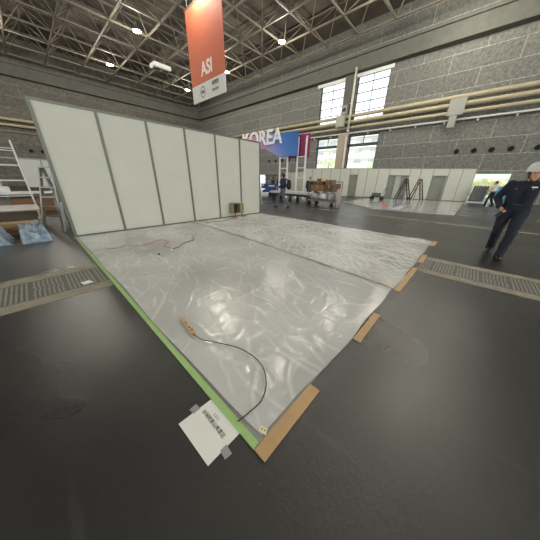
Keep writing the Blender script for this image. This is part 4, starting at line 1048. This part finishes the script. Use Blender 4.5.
# boards pile
def plank(lo, hi, rz, m, label):
    c = Vector(((lo[0]+hi[0])/2, (lo[1]+hi[1])/2, lo[2])); hx, hy = (hi[0]-lo[0])/2, (hi[1]-lo[1])/2
    bm = NB(); box(bm, (-hx, -hy, 0), (hx, hy, hi[2]-lo[2])); 
    o = link_mesh('board', bm, m); o.location = c; o.rotation_euler = (0, 0, rz); tag(o, label, 'board', 'boards stacked at far left')
M_ply = mat('plywood', (164, 132, 92), .7, var=.15, vscale=3); M_ply2 = mat('plywood_dark', (112, 90, 64), .7, var=.15)
t = empty('pallet', (-1.25, 1.75, 0), 'low wooden pallet carrying the stacked boards at far left', 'pallet')
for y in (1.2, 1.75, 2.3):
    bm = NB(); box(bm, (-2.1, y-.05, 0), (-.62, y+.05, .10)); link_mesh('runner', bm, M_ply2, t)
for k in range(6):
    bm = NB(); box(bm, (-2.1+k*.28, 1.1, .10), (-1.98+k*.28, 2.4, .12)); link_mesh('slat', bm, M_ply2, t)
plank((-2.1, 1.15, .121), (-.50, 2.3, .17), 0, M_ply2, 'dark brown board lowest in the stack at far left')
plank((-2.0, 1.2, .171), (-.46, 2.3, .21), R(2), M_ply, 'tan plywood board second from the floor in the stack at far left')
plank((-2.0, 1.2, .211), (-.50, 2.25, .25), R(-2), M_ply, 'tan plywood board in the middle of the stack at far left')
plank((-2.0, 1.25, .251), (-.52, 2.25, .285), R(3), mat('plywood_pale', (184, 160, 122), .7, var=.12, vscale=3), 'pale tan plywood board upper in the stack at far left')
plank((-2.1, 1.4, .286), (-.48, 2.3, .50), R(0), mat('gap_dark', (74, 64, 52), .7, var=.15), 'thick dark brown block filling the shaded gap near the top of the stack at far left')  # dark colour stands in for the shaded gap below the white sheet
plank((-2.1, 1.35, .501), (-.42, 2.3, .53), R(-2), M_ply, 'thin tan board just under the white sheet at far left')
plank((-2.1, 1.3, .531), (-.40, 2.3, .57), R(1), mat('sheet_white', (205, 202, 190), .5), 'white sheet on top of the stack at far left')
# blue tarp bundle
def lump(name, c, r, m, label, cat, amp=.07, sc=5, seed=0):
    bm = NB(); ball(bm, (0, 0, 0), r, 72, 44)
    for v in bm.verts:
        p = v.co*sc+Vector((seed, 0, 0)); n_ = noise.noise_vector(p)
        rid = 1-abs(noise.noise(p*1.4+Vector((9, 1, 4))))*2
        v.co += n_*amp+v.co.normalized()*(rid*amp*.9+amp*.5*(1-abs(noise.noise(p*3.1))*2))
        v.co.z = max(v.co.z, -r[2]+.05)
    o = link_mesh(name, bm, m, None, True); o.location = (c[0], c[1], c[2]+r[2]-.05); return tag(o, label, cat)
M_tarp = mat('blue_film', (96, 118, 136), .25, vscale=9, rgb2=(160, 172, 178))
def crumple(name, x0, x1, y0, y1, h, m, label, cat, seed, group=None):
    bm = NB(); nx, ny = 70, 70; V = []
    for i in range(nx+1):
        row = []
        for j in range(ny+1):
            u, v = i/nx, j/ny
            e = min(1, 6*min(u, 1-u, v, 1-v)); e = e*e*(3-2*e)
            x, y = x0+(x1-x0)*u, y0+(y1-y0)*v
            p = Vector((x*6, y*6, seed))
            rid = 1-abs(noise.noise(p))*2.2; rid2 = 1-abs(noise.noise(p*2.3+Vector((3, 7, 0))))*2.2
            z = .004+e*h*(.38+.40*rid+.22*rid2)
            w_ = noise.noise_vector(p*.8)*.05
            row.append(bm.verts.new((x+w_.x*1.1, y+w_.y*1.1, max(.004, z))))
        V.append(row)
    for i in range(nx):
        for j in range(ny): bm.faces.new([V[i][j], V[i+1][j], V[i+1][j+1], V[i][j+1]])
    g = bmesh.ops.extrude_face_region(bm, geom=bm.faces[:])
    for v in [q for q in g['geom'] if isinstance(q, bmesh.types.BMVert)]: v.co.z = .001
    return tag(link_mesh(name, bm, m), label, cat, group)
crumple('plastic_bundle', -1.85, -.98, .10, .98, .36, M_tarp, 'crumpled grey blue plastic bundle on the floor at far left', 'plastic bundle', 3.1)
crumple('plastic_bundle', -.86, -.40, -.02, .85, .36, M_tarp, 'crumpled grey blue plastic bundle on the floor next to the booth wall end', 'plastic bundle', 8.3)
lump('foam_wrap', (-1.42, .6, .40), (.26, .2, .08), mat('foam_white', (200, 205, 208), .5), 'white wrapping lying on top of the blue plastic bundle', 'wrapping', .03, 8, 2)
# short white strip leaning at wall end
bm = NB(); obox(bm, (-.10, .9, .0), (-.03, .25, .75), .05, .02); tag(link_mesh('white_batten', bm, M_whitep), 'white batten leaning by the left end of the booth wall', 'batten')
